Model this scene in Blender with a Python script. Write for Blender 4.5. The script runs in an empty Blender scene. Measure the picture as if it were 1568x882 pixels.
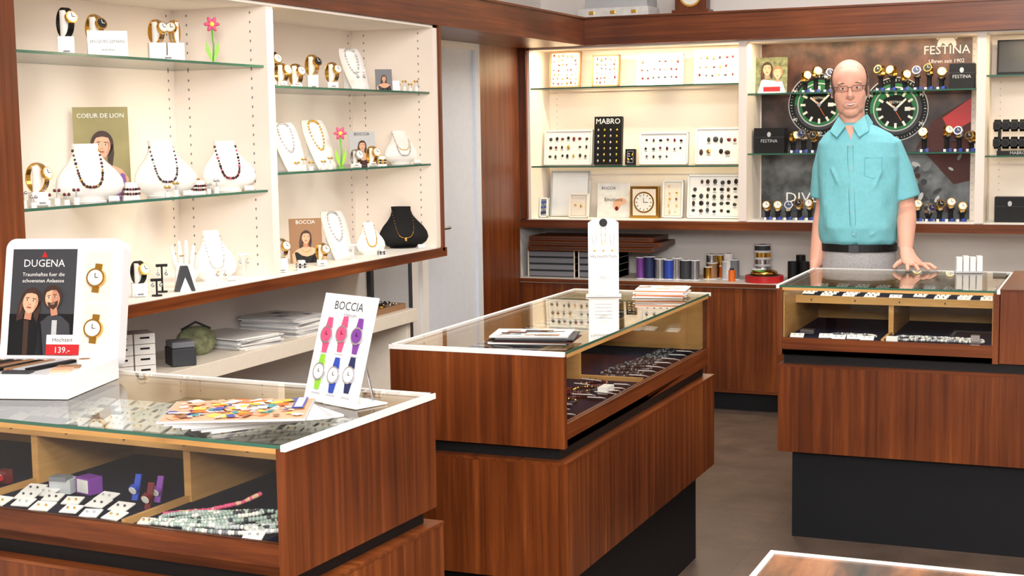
import bpy, math, random
from mathutils import Matrix, Vector
random.seed(7)
D=bpy.data
scene=bpy.context.scene
COL=scene.collection
# ------------------------------------------------------------------ materials
MATS={}
def lin(c):
    return tuple((x/255/12.92) if x/255<=.04045 else ((x/255+.055)/1.055)**2.4 for x in c)
def mat(name,rgb,rough=.5,metal=0,spec=.5,noise=None,bump=None,coat=0,sheen=0):
    if name in MATS: return MATS[name]
    m=D.materials.new(name); m.use_nodes=True; nt=m.node_tree; b=nt.nodes['Principled BSDF']
    c=lin(rgb); b.inputs['Base Color'].default_value=(*c,1); b.inputs['Roughness'].default_value=rough
    b.inputs['Metallic'].default_value=metal; b.inputs['Specular IOR Level'].default_value=spec
    b.inputs['Coat Weight'].default_value=coat
    if sheen: b.inputs['Sheen Weight'].default_value=sheen
    sc,amt=noise if noise else (30,.025)
    tc=nt.nodes.new('ShaderNodeTexCoord'); n=nt.nodes.new('ShaderNodeTexNoise'); n.inputs['Scale'].default_value=sc; n.inputs['Detail'].default_value=4
    r=nt.nodes.new('ShaderNodeValToRGB')
    r.color_ramp.elements[0].position=.3; r.color_ramp.elements[1].position=.7
    r.color_ramp.elements[0].color=(*[x*(1-amt) for x in c],1); r.color_ramp.elements[1].color=(*[min(1,x*(1+amt)) for x in c],1)
    nt.links.new(tc.outputs['Object'],n.inputs['Vector']); nt.links.new(n.outputs['Fac'],r.inputs['Fac']); nt.links.new(r.outputs['Color'],b.inputs['Base Color'])
    if bump:
        n2=nt.nodes.new('ShaderNodeTexNoise'); n2.inputs['Scale'].default_value=bump[0]; bp=nt.nodes.new('ShaderNodeBump'); bp.inputs['Strength'].default_value=bump[1]; bp.inputs['Distance'].default_value=.01
        nt.links.new(tc.outputs['Object'],n2.inputs['Vector']); nt.links.new(n2.outputs['Fac'],bp.inputs['Height']); nt.links.new(bp.outputs['Normal'],b.inputs['Normal'])
    MATS[name]=m; return m
def wood(name,stops,scale,rough=.34,coat=.08,spec=.35):
    m=D.materials.new(name); m.use_nodes=True; nt=m.node_tree; b=nt.nodes['Principled BSDF']
    tc=nt.nodes.new('ShaderNodeTexCoord'); mp=nt.nodes.new('ShaderNodeMapping'); mp.inputs['Scale'].default_value=scale
    n=nt.nodes.new('ShaderNodeTexNoise'); n.inputs['Scale'].default_value=1; n.inputs['Detail'].default_value=7; n.inputs['Roughness'].default_value=.66; n.inputs['Distortion'].default_value=.3
    n2=nt.nodes.new('ShaderNodeTexNoise'); n2.inputs['Scale'].default_value=2.0; n2.inputs['Detail'].default_value=2
    mx=nt.nodes.new('ShaderNodeMix'); mx.data_type='FLOAT'; mx.inputs[0].default_value=.38
    r=nt.nodes.new('ShaderNodeValToRGB'); el=r.color_ramp.elements
    for i,(p,c) in enumerate(stops):
        e=el[i] if i<2 else el.new(p)
        e.position=p; e.color=(*lin(c),1)
    nt.links.new(tc.outputs['Object'],mp.inputs['Vector']); nt.links.new(mp.outputs[0],n.inputs['Vector']); nt.links.new(tc.outputs['Object'],n2.inputs['Vector'])
    nt.links.new(n.outputs['Fac'],mx.inputs[2]); nt.links.new(n2.outputs['Fac'],mx.inputs[3]); nt.links.new(mx.outputs[0],r.inputs['Fac'])
    nt.links.new(r.outputs['Color'],b.inputs['Base Color']); b.inputs['Roughness'].default_value=rough; b.inputs['Coat Weight'].default_value=coat; b.inputs['Coat Roughness'].default_value=.28; b.inputs['Specular IOR Level'].default_value=spec
    MATS[name]=m; return m
RS=[(.30,(58,24,8)),(.70,(158,88,40)),(.43,(88,40,14)),(.56,(116,58,23))]
wood('wood_v',RS,(46,46,1.4)); wood('wood_x',RS,(1.4,46,50)); wood('wood_y',RS,(46,1.4,50))
LS=[(.3,(176,124,66)),(.7,(214,168,104))]
wood('lwood',LS,(6,6,40),.45,0)
MS=[(.30,(50,26,14)),(.72,(214,160,112)),(.42,(104,62,36)),(.55,(168,108,70))]
wood('table_veneer',MS,(12,2.4,9),.2,.4)
def glassmat(name,tint,f0=.04):
    m=D.materials.new(name); m.use_nodes=True; nt=m.node_tree; nt.nodes.clear(); N=nt.nodes.new; K=nt.links.new
    o=N('ShaderNodeOutputMaterial'); t=N('ShaderNodeBsdfTransparent'); t.inputs[0].default_value=(*tint,1)
    g=N('ShaderNodeBsdfGlossy'); g.inputs['Roughness'].default_value=0.0
    ge=N('ShaderNodeNewGeometry'); dp=N('ShaderNodeVectorMath'); dp.operation='DOT_PRODUCT'; K(ge.outputs['Normal'],dp.inputs[0]); K(ge.outputs['Incoming'],dp.inputs[1])
    ab=N('ShaderNodeMath'); ab.operation='ABSOLUTE'; K(dp.outputs['Value'],ab.inputs[0]); su=N('ShaderNodeMath'); su.operation='SUBTRACT'; su.inputs[0].default_value=1; K(ab.outputs[0],su.inputs[1])
    pw=N('ShaderNodeMath'); pw.operation='POWER'; K(su.outputs[0],pw.inputs[0]); pw.inputs[1].default_value=5
    ma=N('ShaderNodeMath'); ma.operation='MULTIPLY_ADD'; K(pw.outputs[0],ma.inputs[0]); ma.inputs[1].default_value=1-f0; ma.inputs[2].default_value=f0
    mx=N('ShaderNodeMixShader'); K(ma.outputs[0],mx.inputs[0]); K(t.outputs[0],mx.inputs[1]); K(g.outputs[0],mx.inputs[2]); K(mx.outputs[0],o.inputs[0])
    MATS[name]=m
glassmat('glass',(.95,.975,.955)); glassmat('pane',(.98,.99,.985),.025)
mat('gedge',(52,100,82),.15)
mat('white',(242,240,237),.45,noise=(30,.01)); mat('wallw',(234,228,224),.8,noise=(3,.015)); mat('cream',(244,232,222),.6,noise=(3,.01)); mat('laminate',(232,222,208),.4)
mat('black',(14,14,16),.5,spec=.3); mat('plinth',(13,15,20),.55,spec=.3); mat('velvet',(20,23,42),.95,spec=.1); mat('blackvel',(20,20,23),.8,spec=.3)
mat('gold',(226,176,84),.22,1); mat('silver',(206,206,210),.25,1); mat('steel',(170,172,178),.35,1)
mat('plast',(236,237,240),.3,coat=.2,noise=(10,.01)); mat('grey',(120,122,128),.6); mat('lgrey',(186,188,192),.6); mat('dgrey',(52,54,60),.6)
mat('doorg',(216,222,234),.5); mat('red',(190,30,35),.4); mat('blue',(40,70,170),.4); mat('pink',(214,80,122),.45); mat('purple',(120,60,150),.45)
mat('green',(96,176,60),.45); mat('orange',(230,110,30),.45); mat('skinpic',(224,172,140),.6); mat('skinsh',(190,132,104),.6); mat('hairpic',(58,34,24),.6); mat('hairlt',(104,66,44),.6); mat('olive',(150,140,92),.6,noise=(8,.15))
mat('dialw',(236,234,226),.3); mat('navy',(30,40,84),.5); mat('teal',(70,150,160),.5); mat('jade',(158,176,166),.25,coat=.5); mat('garnet',(100,14,24),.2,coat=.6); mat('pearl',(236,230,220),.2,coat=.5)
mat('cardbrown',(150,112,80),.6); mat('yellow',(230,190,60),.5); mat('dgreen',(24,110,60),.5); mat('maroon',(70,24,20),.6); mat('camo',(120,124,92),.8,noise=(40,.5))
mat('paper',(226,224,222),.6,noise=(25,.12)); mat('spring',(140,200,60),.4); mat('lemon',(240,226,90),.5); mat('frames',(36,36,40),.4)
mat('shirt',(122,198,210),.75,noise=(60,.05),bump=(14,.5)); mat('shirtd',(92,172,188),.75)
mat('trouser',(168,166,168),.8,noise=(160,.2)); mat('skin',(228,170,148),.52,noise=(14,.05)); mat('lip',(180,104,96),.5); mat('hair',(112,100,92),.85,noise=(90,.25)); mat('eyew',(236,233,230),.3); mat('iris',(46,54,62),.3); mat('shoe',(30,22,18),.4)
def floormat():
    m=D.materials.new('floor_vinyl'); m.use_nodes=True; nt=m.node_tree; b=nt.nodes['Principled BSDF']
    tc=nt.nodes.new('ShaderNodeTexCoord'); br=nt.nodes.new('ShaderNodeTexBrick'); br.offset=0; br.inputs['Scale'].default_value=1; br.inputs['Brick Width'].default_value=.5; br.inputs['Row Height'].default_value=.5; br.inputs['Mortar Size'].default_value=.002
    br.inputs['Color1'].default_value=(*lin((88,73,64)),1); br.inputs['Color2'].default_value=(*lin((93,77,67)),1); br.inputs['Mortar'].default_value=(*lin((76,63,56)),1)
    n=nt.nodes.new('ShaderNodeTexNoise'); n.inputs['Scale'].default_value=6; n.inputs['Detail'].default_value=10; n.inputs['Roughness'].default_value=.65
    mx=nt.nodes.new('ShaderNodeMix'); mx.data_type='RGBA'; mx.blend_type='OVERLAY'; mx.inputs[0].default_value=.8
    nt.links.new(tc.outputs['Object'],br.inputs['Vector']); nt.links.new(tc.outputs['Object'],n.inputs['Vector']); nt.links.new(br.outputs['Color'],mx.inputs[6]); nt.links.new(n.outputs['Fac'],mx.inputs[7]); nt.links.new(mx.outputs[2],b.inputs['Base Color'])
    b.inputs['Roughness'].default_value=.42; MATS['floor']=m
floormat()
def postermat():
    m=D.materials.new('poster_print'); m.use_nodes=True; nt=m.node_tree; b=nt.nodes['Principled BSDF']; b.inputs['Roughness'].default_value=.35
    tc=nt.nodes.new('ShaderNodeTexCoord'); sp=nt.nodes.new('ShaderNodeSeparateXYZ'); n=nt.nodes.new('ShaderNodeTexNoise'); n.inputs['Scale'].default_value=9; n.inputs['Detail'].default_value=8
    r=nt.nodes.new('ShaderNodeValToRGB'); el=r.color_ramp.elements
    st=[(0,(66,70,74)),(1,(134,94,68)),(.25,(104,108,110)),(.42,(44,40,42)),(.6,(62,42,38)),(.82,(100,64,48))]
    for i,(p,c) in enumerate(st):
        e=el[i] if i<2 else el.new(p); e.position=p; e.color=(*lin(c),1)
    r2=nt.nodes.new('ShaderNodeValToRGB'); r2.color_ramp.elements[0].position=.38; r2.color_ramp.elements[1].position=.68; r2.color_ramp.elements[0].color=(.4,.4,.4,1); r2.color_ramp.elements[1].color=(1.8,1.8,1.9,1)
    mx=nt.nodes.new('ShaderNodeMix'); mx.data_type='RGBA'; mx.blend_type='MULTIPLY'; mx.inputs[0].default_value=1
    nt.links.new(tc.outputs['Object'],sp.inputs[0]); nt.links.new(sp.outputs['Z'],r.inputs['Fac']); nt.links.new(tc.outputs['Object'],n.inputs['Vector']); nt.links.new(n.outputs['Fac'],r2.inputs['Fac'])
    nt.links.new(r.outputs['Color'],mx.inputs[6]); nt.links.new(r2.outputs['Color'],mx.inputs[7]); nt.links.new(mx.outputs[2],b.inputs['Base Color']); MATS['poster']=m
postermat()
# ------------------------------------------------------------------ mesh builder
_tc={}
class M:
    def __init__(s): s.v=[];s.f=[];s.mi=[];s.sm=[];s.ml=[];s.T=Matrix.Identity(4)
    def mid(s,n):
        if n not in s.ml: s.ml.append(n)
        return s.ml.index(n)
    def add(s,vs,fs,mt,smooth=False,T=None):
        b=len(s.v); X=s.T@T if T is not None else s.T
        s.v+= [tuple(X@Vector(p)) for p in vs]
        i=s.mid(mt)
        for f in fs: s.f.append(tuple(b+k for k in f)); s.mi.append(i); s.sm.append(smooth)
    def box(s,x0,x1,y0,y1,z0,z1,mt,T=None):
        s.add([(x0,y0,z0),(x1,y0,z0),(x1,y1,z0),(x0,y1,z0),(x0,y0,z1),(x1,y0,z1),(x1,y1,z1),(x0,y1,z1)],[(0,3,2,1),(4,5,6,7),(0,1,5,4),(1,2,6,5),(2,3,7,6),(3,0,4,7)],mt,False,T)
    def bx(s,c,sz,mt,rz=0,rx=0,ry=0):
        T=Matrix.Translation(c)@Matrix.Rotation(rz,4,'Z')@Matrix.Rotation(ry,4,'Y')@Matrix.Rotation(rx,4,'X')
        a,b,c2=[k/2 for k in sz]; s.box(-a,a,-b,b,-c2,c2,mt,T)
    def slab(s,x0,x1,y0,y1,z0,z1,mt,edge):
        V=[(x0,y0,z0),(x1,y0,z0),(x1,y1,z0),(x0,y1,z0),(x0,y0,z1),(x1,y0,z1),(x1,y1,z1),(x0,y1,z1)]
        s.add(V,[(0,3,2,1),(4,5,6,7)],mt); s.add(V,[(0,1,5,4),(1,2,6,5),(2,3,7,6),(3,0,4,7)],edge)
    def tube(s,pts,rad,mt,n=10,closed=False,flat=1.0,up=None):
        P=[Vector(p) for p in pts]; N=len(P)
        if not isinstance(rad,(list,tuple)): rad=[rad]*N
        vs=[];fs=[]; ref=Vector(up) if up else None; pa=None
        for i,p in enumerate(P):
            t=(P[(i+1)%N]-P[i-1]) if closed else (P[min(i+1,N-1)]-P[max(i-1,0)])
            t.normalize()
            if ref is not None: a=ref-ref.dot(t)*t
            elif pa is None:
                a=Vector((0,0,1)) if abs(t.z)<.9 else Vector((0,1,0)); a=a-a.dot(t)*t
            else: a=pa-pa.dot(t)*t
            a.normalize(); pa=a; b=t.cross(a); r=rad[i]
            ra,rb=(r if isinstance(r,tuple) else (r,r*flat))
            for k in range(n):
                q=2*math.pi*k/n; vs.append(p+a*(ra*math.cos(q))+b*(rb*math.sin(q)))
        for i in range(N if closed else N-1):
            j=(i+1)%N
            for k in range(n):
                l=(k+1)%n; fs.append((i*n+k,i*n+l,j*n+l,j*n+k))
        if not closed: fs.append(tuple(range(n-1,-1,-1))); fs.append(tuple((N-1)*n+k for k in range(n)))
        s.add(vs,fs,mt,True)
    def cyl(s,p0,p1,r0,mt,r1=None,n=20):
        r1=r0 if r1 is None else r1
        P0,P1=Vector(p0),Vector(p1); t=(P1-P0).normalized(); a=Vector((0,0,1)) if abs(t.z)<.9 else Vector((1,0,0)); a=(a-a.dot(t)*t).normalized(); b=t.cross(a)
        vs=[];
        for P,r in((P0,r0),(P1,r1)):
            for k in range(n):
                q=2*math.pi*k/n; vs.append(P+a*r*math.cos(q)+b*r*math.sin(q))
        s.add(vs,[(k,(k+1)%n,n+(k+1)%n,n+k) for k in range(n)],mt,True)
        s.add(vs,[tuple(range(n-1,-1,-1)),tuple(range(n,2*n))],mt)
    def sph(s,c,r,mt,n=12,cond=None,T=None):
        if not isinstance(r,(tuple,list)): r=(r,r,r)
        m2=max(4,n//2+1); vs=[];fs=[]
        for i in range(m2+1):
            a=math.pi*i/m2
            for k in range(n):
                q=2*math.pi*k/n; vs.append((c[0]+r[0]*math.sin(a)*math.cos(q),c[1]+r[1]*math.sin(a)*math.sin(q),c[2]+r[2]*math.cos(a)))
        for i in range(m2):
            for k in range(n):
                l=(k+1)%n; f=(i*n+k,(i+1)*n+k,(i+1)*n+l,i*n+l)
                if cond:
                    cc=[sum(vs[j][q] for j in f)/4 for q in range(3)]
                    if not cond(*cc): continue
                fs.append(f)
        s.add(vs,fs,mt,True,T)
    def prism(s,pts,y0,y1,mt):
        n=len(pts); vs=[(x,y0,z) for x,z in pts]+[(x,y1,z) for x,z in pts]
        s.add(vs,[tuple(range(n)),tuple(range(2*n-1,n-1,-1))]+[(k,n+k,n+(k+1)%n,(k+1)%n) for k in range(n)],mt)
    def ell(s,cx,cz,rx,rz,y,mt,n=24,a=0,th=.0008):
        pts=[]
        for k in range(n):
            q=2*math.pi*k/n; X=rx*math.cos(q);Z=rz*math.sin(q); pts.append((cx+X*math.cos(a)-Z*math.sin(a),cz+X*math.sin(a)+Z*math.cos(a)))
        s.prism(pts,y-th,y,mt)
    def rect(s,x0,x1,z0,z1,y,mt,th=.0008): s.box(x0,x1,y-th,y,z0,z1,mt)
    def text(s,st,size,x,z,y,mt,al='CENTER',sx=1):
        key=(st,al)
        if key not in _tc:
            cu=D.curves.new('t','FONT'); cu.body=st; cu.size=1; cu.align_x=al; cu.resolution_u=2; o=D.objects.new('t',cu); COL.objects.link(o)
            dg=bpy.context.evaluated_depsgraph_get(); me=D.meshes.new_from_object(o.evaluated_get(dg))
            _tc[key]=([tuple(v.co) for v in me.vertices],[tuple(p.vertices) for p in me.polygons]); D.objects.remove(o); D.curves.remove(cu); D.meshes.remove(me)
        vs,fs=_tc[key]; s.add([(x+v[0]*size*sx,y-.001,z+v[1]*size) for v in vs],fs,mt)
    def obj(s,name,loc=(0,0,0),rz=0,bevel=0,parent=None,remesh=None,smoothit=0):
        me=D.meshes.new(name); me.from_pydata(s.v,[],s.f); 
        for n in s.ml: me.materials.append(MATS[n])
        me.polygons.foreach_set('material_index',s.mi); me.polygons.foreach_set('use_smooth',s.sm); me.update()
        o=D.objects.new(name,me); COL.objects.link(o); o.location=loc; o.rotation_euler=(0,0,rz)
        if remesh:
            md=o.modifiers.new('r','REMESH'); md.mode='VOXEL'; md.voxel_size=remesh; md.use_smooth_shade=True
            if smoothit: m2=o.modifiers.new('s','SMOOTH'); m2.iterations=smoothit; m2.factor=.5
            dg=bpy.context.evaluated_depsgraph_get(); nm=D.meshes.new_from_object(o.evaluated_get(dg)); o.modifiers.clear(); o.data=nm
            nm.materials.clear(); nm.materials.append(MATS[s.ml[0]]); nm.polygons.foreach_set('use_smooth',[True]*len(nm.polygons))
        if bevel:
            b=o.modifiers.new('bevel','BEVEL'); b.width=bevel; b.segments=2; b.limit_method='ANGLE'
        if parent: o.parent=parent
        return o
rot=lambda a,ax:Matrix.Rotation(a,4,ax)
tr=lambda *p:Matrix.Translation(p)
A=math.radians
# ------------------------------------------------------------------ room shell
XW=-.42; YB=7.87; XR=4.3; YF=-1.5; H=2.75
m=M(); m.box(XW-.1,XR+.1,YF-.1,YB+.1,-.1,0,'floor'); m.obj('floor')
m=M(); m.box(XW-.1,XR+.1,YF-.1,YB+.1,H,H+.1,'wallw'); m.obj('ceiling')
m=M(); m.box(XW-.1,XW,YF-.1,YB+.1,0,H,'wallw'); m.obj('wall_left')
m=M(); m.box(XW,XR,YB,YB+.1,0,H,'wallw'); m.obj('wall_back')
m=M(); m.box(XR,XR+.1,YF-.1,YB+.1,0,H,'wallw'); m.obj('wall_right')
m=M(); m.box(XW,XR,YF-.1,YF,0,H,'wallw'); m.obj('wall_front')
XW+=.001; YB-=.001
m=M(); m.box(XW,0,1.2,7.44,1.946,2.085,'wood_y'); m.box(XW,.012,1.2,7.44,2.085,2.095,'wood_y'); m.obj('trim_1')
m=M(); m.box(XW,XR,7.441,YB,1.946,2.085,'wood_x'); m.box(XW,XR,7.431,YB,2.085,2.095,'wood_x'); m.obj('trim_2')
m=M(); m.box(XW,-.402,6.95,7.47,0,1.945,'wood_v'); m.obj('trim_3')
m=M(); m.box(XW,-.412,6.30,6.90,0,1.93,'doorg'); m.box(XW,-.398,6.89,6.949,0,1.945,'doorg'); m.box(XW,-.398,6.24,6.30,0,1.945,'white'); m.box(XW,-.398,6.30,6.89,1.91,1.945,'white')
m.cyl((-.412,6.36,1.03),(-.36,6.36,1.03),.008,'steel'); m.cyl((-.36,6.36,1.03),(-.36,6.47,1.03),.009,'steel'); m.obj('door_1')
m=M(); m.box(XW,-.405,5.75,6.1,.0,1.9,'lgrey'); m.box(XW,-.40,6.1,6.13,0,1.9,'dgrey'); m.box(XW,-.40,5.72,5.75,0,1.9,'dgrey'); m.cyl((-.39,6.05,.95),(-.39,6.05,1.1),.008,'steel'); m.obj('door_2')
# ------------------------------------------------------------------ left wall display cabinet
m=M()
m.box(XW,-.40,3.07,5.66,.99,1.945,'cream')
m.box(XW,0,2.4,5.68,.965,1.003,'wood_y')
m.box(-.40,-.012,3.07,5.65,1.003,1.007,'white')
m.box(XW,.0,2.4,3.07,1.003,1.945,'wood_v')
m.box(-.40,-.02,3.07,3.085,1.007,1.945,'cream')
m.box(-.40,-.015,4.315,4.357,1.007,1.945,'cream')
m.box(-.40,-.01,5.60,5.64,1.007,1.945,'cream'); m.box(-.40,.0,5.64,5.66,.99,1.945,'wood_v')
m.box(-.40,-.01,3.07,5.64,1.935,1.945,'cream')
for y in (3.12,4.28,4.39,5.57):
    for k in range(28): m.bx((-.3995,y,1.05+k*.032),(.002,.004,.008),'grey')
for y in (4.3145,4.3575,5.5995):
    for x in (-.34,-.08):
        for k in range(28): m.bx((x,y,1.05+k*.032),(.004,.002,.008),'grey')
for (y0,y1,z) in ((3.085,4.315,1.73),(3.085,4.315,1.305),(4.357,5.60,1.663),(4.357,5.60,1.361)): m.slab(-.399,-.03,y0+.001,y1-.001,z-.004,z+.004,'glass','gedge')
m.obj('glass_display_cabinet')
m=M(); m.box(XW,-.1,2.95,5.58,.69,.745,'laminate'); m.box(XW,-.15,2.95,5.58,.0,.04,'plinth')
for y in (2.96,4.1,5.54): m.box(XW,-.13,y,y+.03,.04,.69,'laminate')
m.obj('low_side_counter',bevel=.002)
# ------------------------------------------------------------------ back wall display cabinet
m=M()
m.box(-.40,3.6,7.80,YB,.96,1.945,'cream')
m.box(-.401,3.6,7.472,7.80,.962,1.006,'wood_x'); m.box(-.38,3.6,7.50,7.80,1.006,1.01,'white')
m.box(-.401,-.36,7.48,7.80,1.01,1.945,'wood_v'); m.box(-.36,-.345,7.5,7.80,1.01,1.945,'cream')
for x0,x1 in ((.83,.872),(2.012,2.055)): m.box(x0,x1,7.49,7.80,1.01,1.945,'cream')
m.box(-.36,3.6,7.5,7.80,1.935,1.945,'cream')
for x in (-.3,.78,.92,1.97,2.1):
    for k in range(26): m.bx((x,7.7995,1.06+k*.034),(.004,.002,.008),'lgrey')
for x0,x1,z in ((-.344,.829,1.725),(-.344,.829,1.297),(.873,2.011,1.668),(.873,2.011,1.358),(2.056,3.2,1.73),(2.056,3.2,1.338)): m.slab(x0,x1,7.51,7.78,z-.004,z+.004,'glass','gedge')
m.obj('shelved_display_cabinet')
m=M(); m.box(-.40,3.4,7.47,YB,.10,.66,'wood_v'); m.box(-.401,3.4,7.455,YB,.66,.685,'laminate'); m.box(-.401,3.4,7.453,7.456,.662,.683,'wood_x'); m.box(-.38,3.4,7.52,YB,0,.10,'plinth')
for x in (.15,.66,1.2,1.75,2.3): m.box(x,x+.004,7.467,7.471,.12,.64,'black')
m.box(-.4,3.4,7.466,7.47,.10,.115,'wood_x')
m.obj('base_cabinet',bevel=.001)
# ------------------------------------------------------------------ showcases
def showcase(name,L,W,T,divs,Lb=None,leftend=True,rightend=True,wx='wood_x',extra=None,topz=.9316,bl=.012):
    Lb=Lb or L; m=M(); m.T=T; zt=topz-.007; o=.012
    m.box(0,L,.0,W,.682,.70,wx); m.box(0,L,0,.018,.682,.742,wx); m.box(0,L,W-.018,W,.682,zt,wx)
    m.box(.018,L-.018,.018,W-.018,.70,.735,'velvet')
    if leftend: m.box(-.002,.018,-.002,W+.002,.68,zt,'wood_v')
    if rightend: m.box(L-.018,L+.002,-.002,W+.002,.68,zt,'wood_v')
    m.box(.018,L-.018,.22,W-.018,.852,.864,'lwood'); m.box(.018,L-.018,.215,.228,.845,.872,'lwood')
    m.box(.03,L-.03,.23,W-.03,.864,.8655,'velvet')
    m.box(.018,L-.018,W-.022,W-.018,.70,zt,'lwood'); m.box(.018,.022,.02,W-.02,.70,zt,'lwood'); m.box(L-.022,L-.018,.02,W-.02,.70,zt,'lwood')
    for d in divs:
        m.box(d-.009,d+.009,.22,W-.02,.735,.852,'lwood'); m.box(d-.005,d+.005,.018,.22,.735,.748,'lwood')
    for k in range(int(L/.16)): m.cyl((.08+k*.16,.212,.858),(.08+k*.16,.216,.858),.003,'dgrey',n=8)
    m.box(.018,L-.018,.0,.018,zt-.010,zt,'lwood')
    m.slab(.0,L,.0,W,zt,topz,'glass','gedge'); m.box(.018,L-.018,.004,.009,.742,zt-.010,'pane')
    if leftend: m.box(-.004,.007,-.003,W+.004,zt-.004,topz+.001,'white')
    if rightend: m.box(L-.007,L+.004,-.003,W+.004,zt-.004,topz+.001,'white')
    m.box(0,L,W-.006,W+.004,zt-.004,topz+.001,'white')
    m.box(.02,Lb-.02,.02,W-.02,.640,.682,'black'); m.box(-bl,Lb+o,-o,W+o,.327,.645,'wood_v'); m.box(-bl-.001,Lb+o+.001,-o-.001,W+o+.001,.639,.6465,wx)
    m.box(.04+(.012-bl)*.5,Lb-.04,.04,W-.04,0,.327,'plinth')
    if extra: extra(m)
    return m.obj(name)
T1=tr(1.295,2.2515,0)@rot(-.0489,'Z')@tr(-1.6,0,0)
showcase('jewellery_showcase',1.6,.567,T1,[.78,1.20])
T2=tr(1.385,3.45,0)@rot(math.pi/2,'Z')
showcase('jewellery_showcase',1.423,.497,T2,[.72],wx='wood_y')
T3=tr(1.552,5.18,0)
def ex3(m):
    m.box(.765,1.9,0,.67,.682,.9316,'wood_v'); m.box(.763,1.9,-.002,.672,.9316,.938,'wood_x')
showcase('jewellery_showcase',.76,.67,T3,[.37],Lb=1.9,extra=ex3,bl=-.006)
m=M(); m.box(1.925,2.7,2.72,3.495,.425,.446,'table_veneer'); 
for a in ((1.91,2.715,3.495,3.51),(1.91,2.715,2.705,2.72),(1.91,1.925,2.72,3.495),(2.70,2.715,2.72,3.495)): m.box(a[0],a[1],a[2],a[3],.415,.45,'white')
for x in (1.94,2.64):
    for y in (2.75,3.43): m.box(x,x+.045,y,y+.045,0,.425,'wood_v')
m.box(1.97,2.66,3.44,3.46,.36,.425,'wood_x'); m.box(1.97,2.66,2.76,2.78,.36,.425,'wood_x'); m.box(1.95,1.97,2.79,3.43,.36,.425,'wood_y'); m.box(2.655,2.675,2.79,3.43,.36,.425,'wood_y')
m.obj('low_table')
# ------------------------------------------------------------------ item builders (front = -y)
def ring_band(m,c,rx,rz,w,th,mt,a0=0,a1=360,n=28,tilt=0):
    T=tr(*c)@rot(tilt,'X'); vs=[];fs=[]
    full=(a1-a0)>=360; N=n if full else n+1
    for i in range(N):
        q=math.radians(a0+(a1-a0)*i/n)
        for r in (0,th):
            y=-math.cos(q)*(rx-r); z=math.sin(q)*(rz-r)
            vs+= [(-w/2,y,z),(w/2,y,z)]
    for i in range(n):
        j=(i+1)%N if full else i+1; A_=i*4;B=j*4
        fs+=[(A_,A_+1,B+1,B),(A_+2,B+2,B+3,A_+3),(A_,B,B+2,A_+2),(A_+1,A_+3,B+3,B+1)]
    m.add(vs,fs,mt,False,T)
def watch(m,c,r=.034,band='gold',case='gold',dial='dialw',w=.018,yaw=0):
    S=m.T; m.T=S@tr(*c)@rot(yaw,'Z')
    ring_band(m,(0,0,0),r*.85,r,w,.003,band)
    if band in('gold','silver'): ring_band(m,(0,0,0),r*.85+.0012,r+.0012,w*.35,.002,'silver' if band=='gold' else 'gold')
    m.T=m.T@rot(math.radians(-20),'X')
    m.cyl((0,-r*.85+.004,0),(0,-r*.85-.006,0),w*1.02,case,n=22); m.cyl((0,-r*.85-.006,0),(0,-r*.85-.0068,0),w*.85,dial,n=22)
    hc='black' if dial!='black' and dial!='navy' else 'dialw'
    m.bx((0,-r*.85-.0075,w*.3),(.0016,.001,w*.6),hc); m.bx((w*.25,-r*.85-.0075,0),(w*.5,.001,.0016),hc); m.cyl((w,-r*.85,0),(w+.004,-r*.85,0),.0025,case,n=8)
    for k in range(12):
        q=k*math.pi/6; m.bx((w*.7*math.cos(q),-r*.85-.0072,w*.7*math.sin(q)),(.0015,.0008,.0015),'grey')
    m.T=S
def watch_on_block(name,loc,rz,h,r=.036,bw=.045,band='gold',case='gold',dial='dialw',block='white',n=1,yaw=.5):
    m=M()
    for i in range(n):
        x=(i-(n-1)/2)*bw*1.1
        m.box(x-bw/2,x+bw/2,-bw*.4,bw*.4,0,h-2*r+.003,block); m.cyl((x,0,h-2*r),(x,0,h-r*.2),r*.35,block,n=12)
        watch(m,(x,0,h-r),r,band,case,dial,yaw=yaw*(1 if i%2==0 else -1))
    m.bx((0,-bw*.4-.008,.008),(bw*.7,.012,.014),'white',rx=-.4); m.bx((0,-bw*.4-.0145,.009),(bw*.4,.001,.005),'grey',rx=-.4)
    return m.obj(name,loc,rz)
BP=[(0,.22,.09,.02),(.06,.34,.11,-.03),(.14,.45,.12,-.08),(.26,.50,.125,-.11),(.40,.48,.12,-.09),(.54,.40,.115,-.04),(.66,.30,.11,.02),(.78,.225,.105,.08),(.90,.19,.105,.12),(1.0,.20,.11,.14)]
def bust_at(t):
    for i in range(len(BP)-1):
        if BP[i][0]<=t<=BP[i+1][0]:
            f=(t-BP[i][0])/(BP[i+1][0]-BP[i][0]); return [BP[i][k]*(1-f)+BP[i+1][k]*f for k in (1,2,3)]
    return BP[-1][1:]
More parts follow.
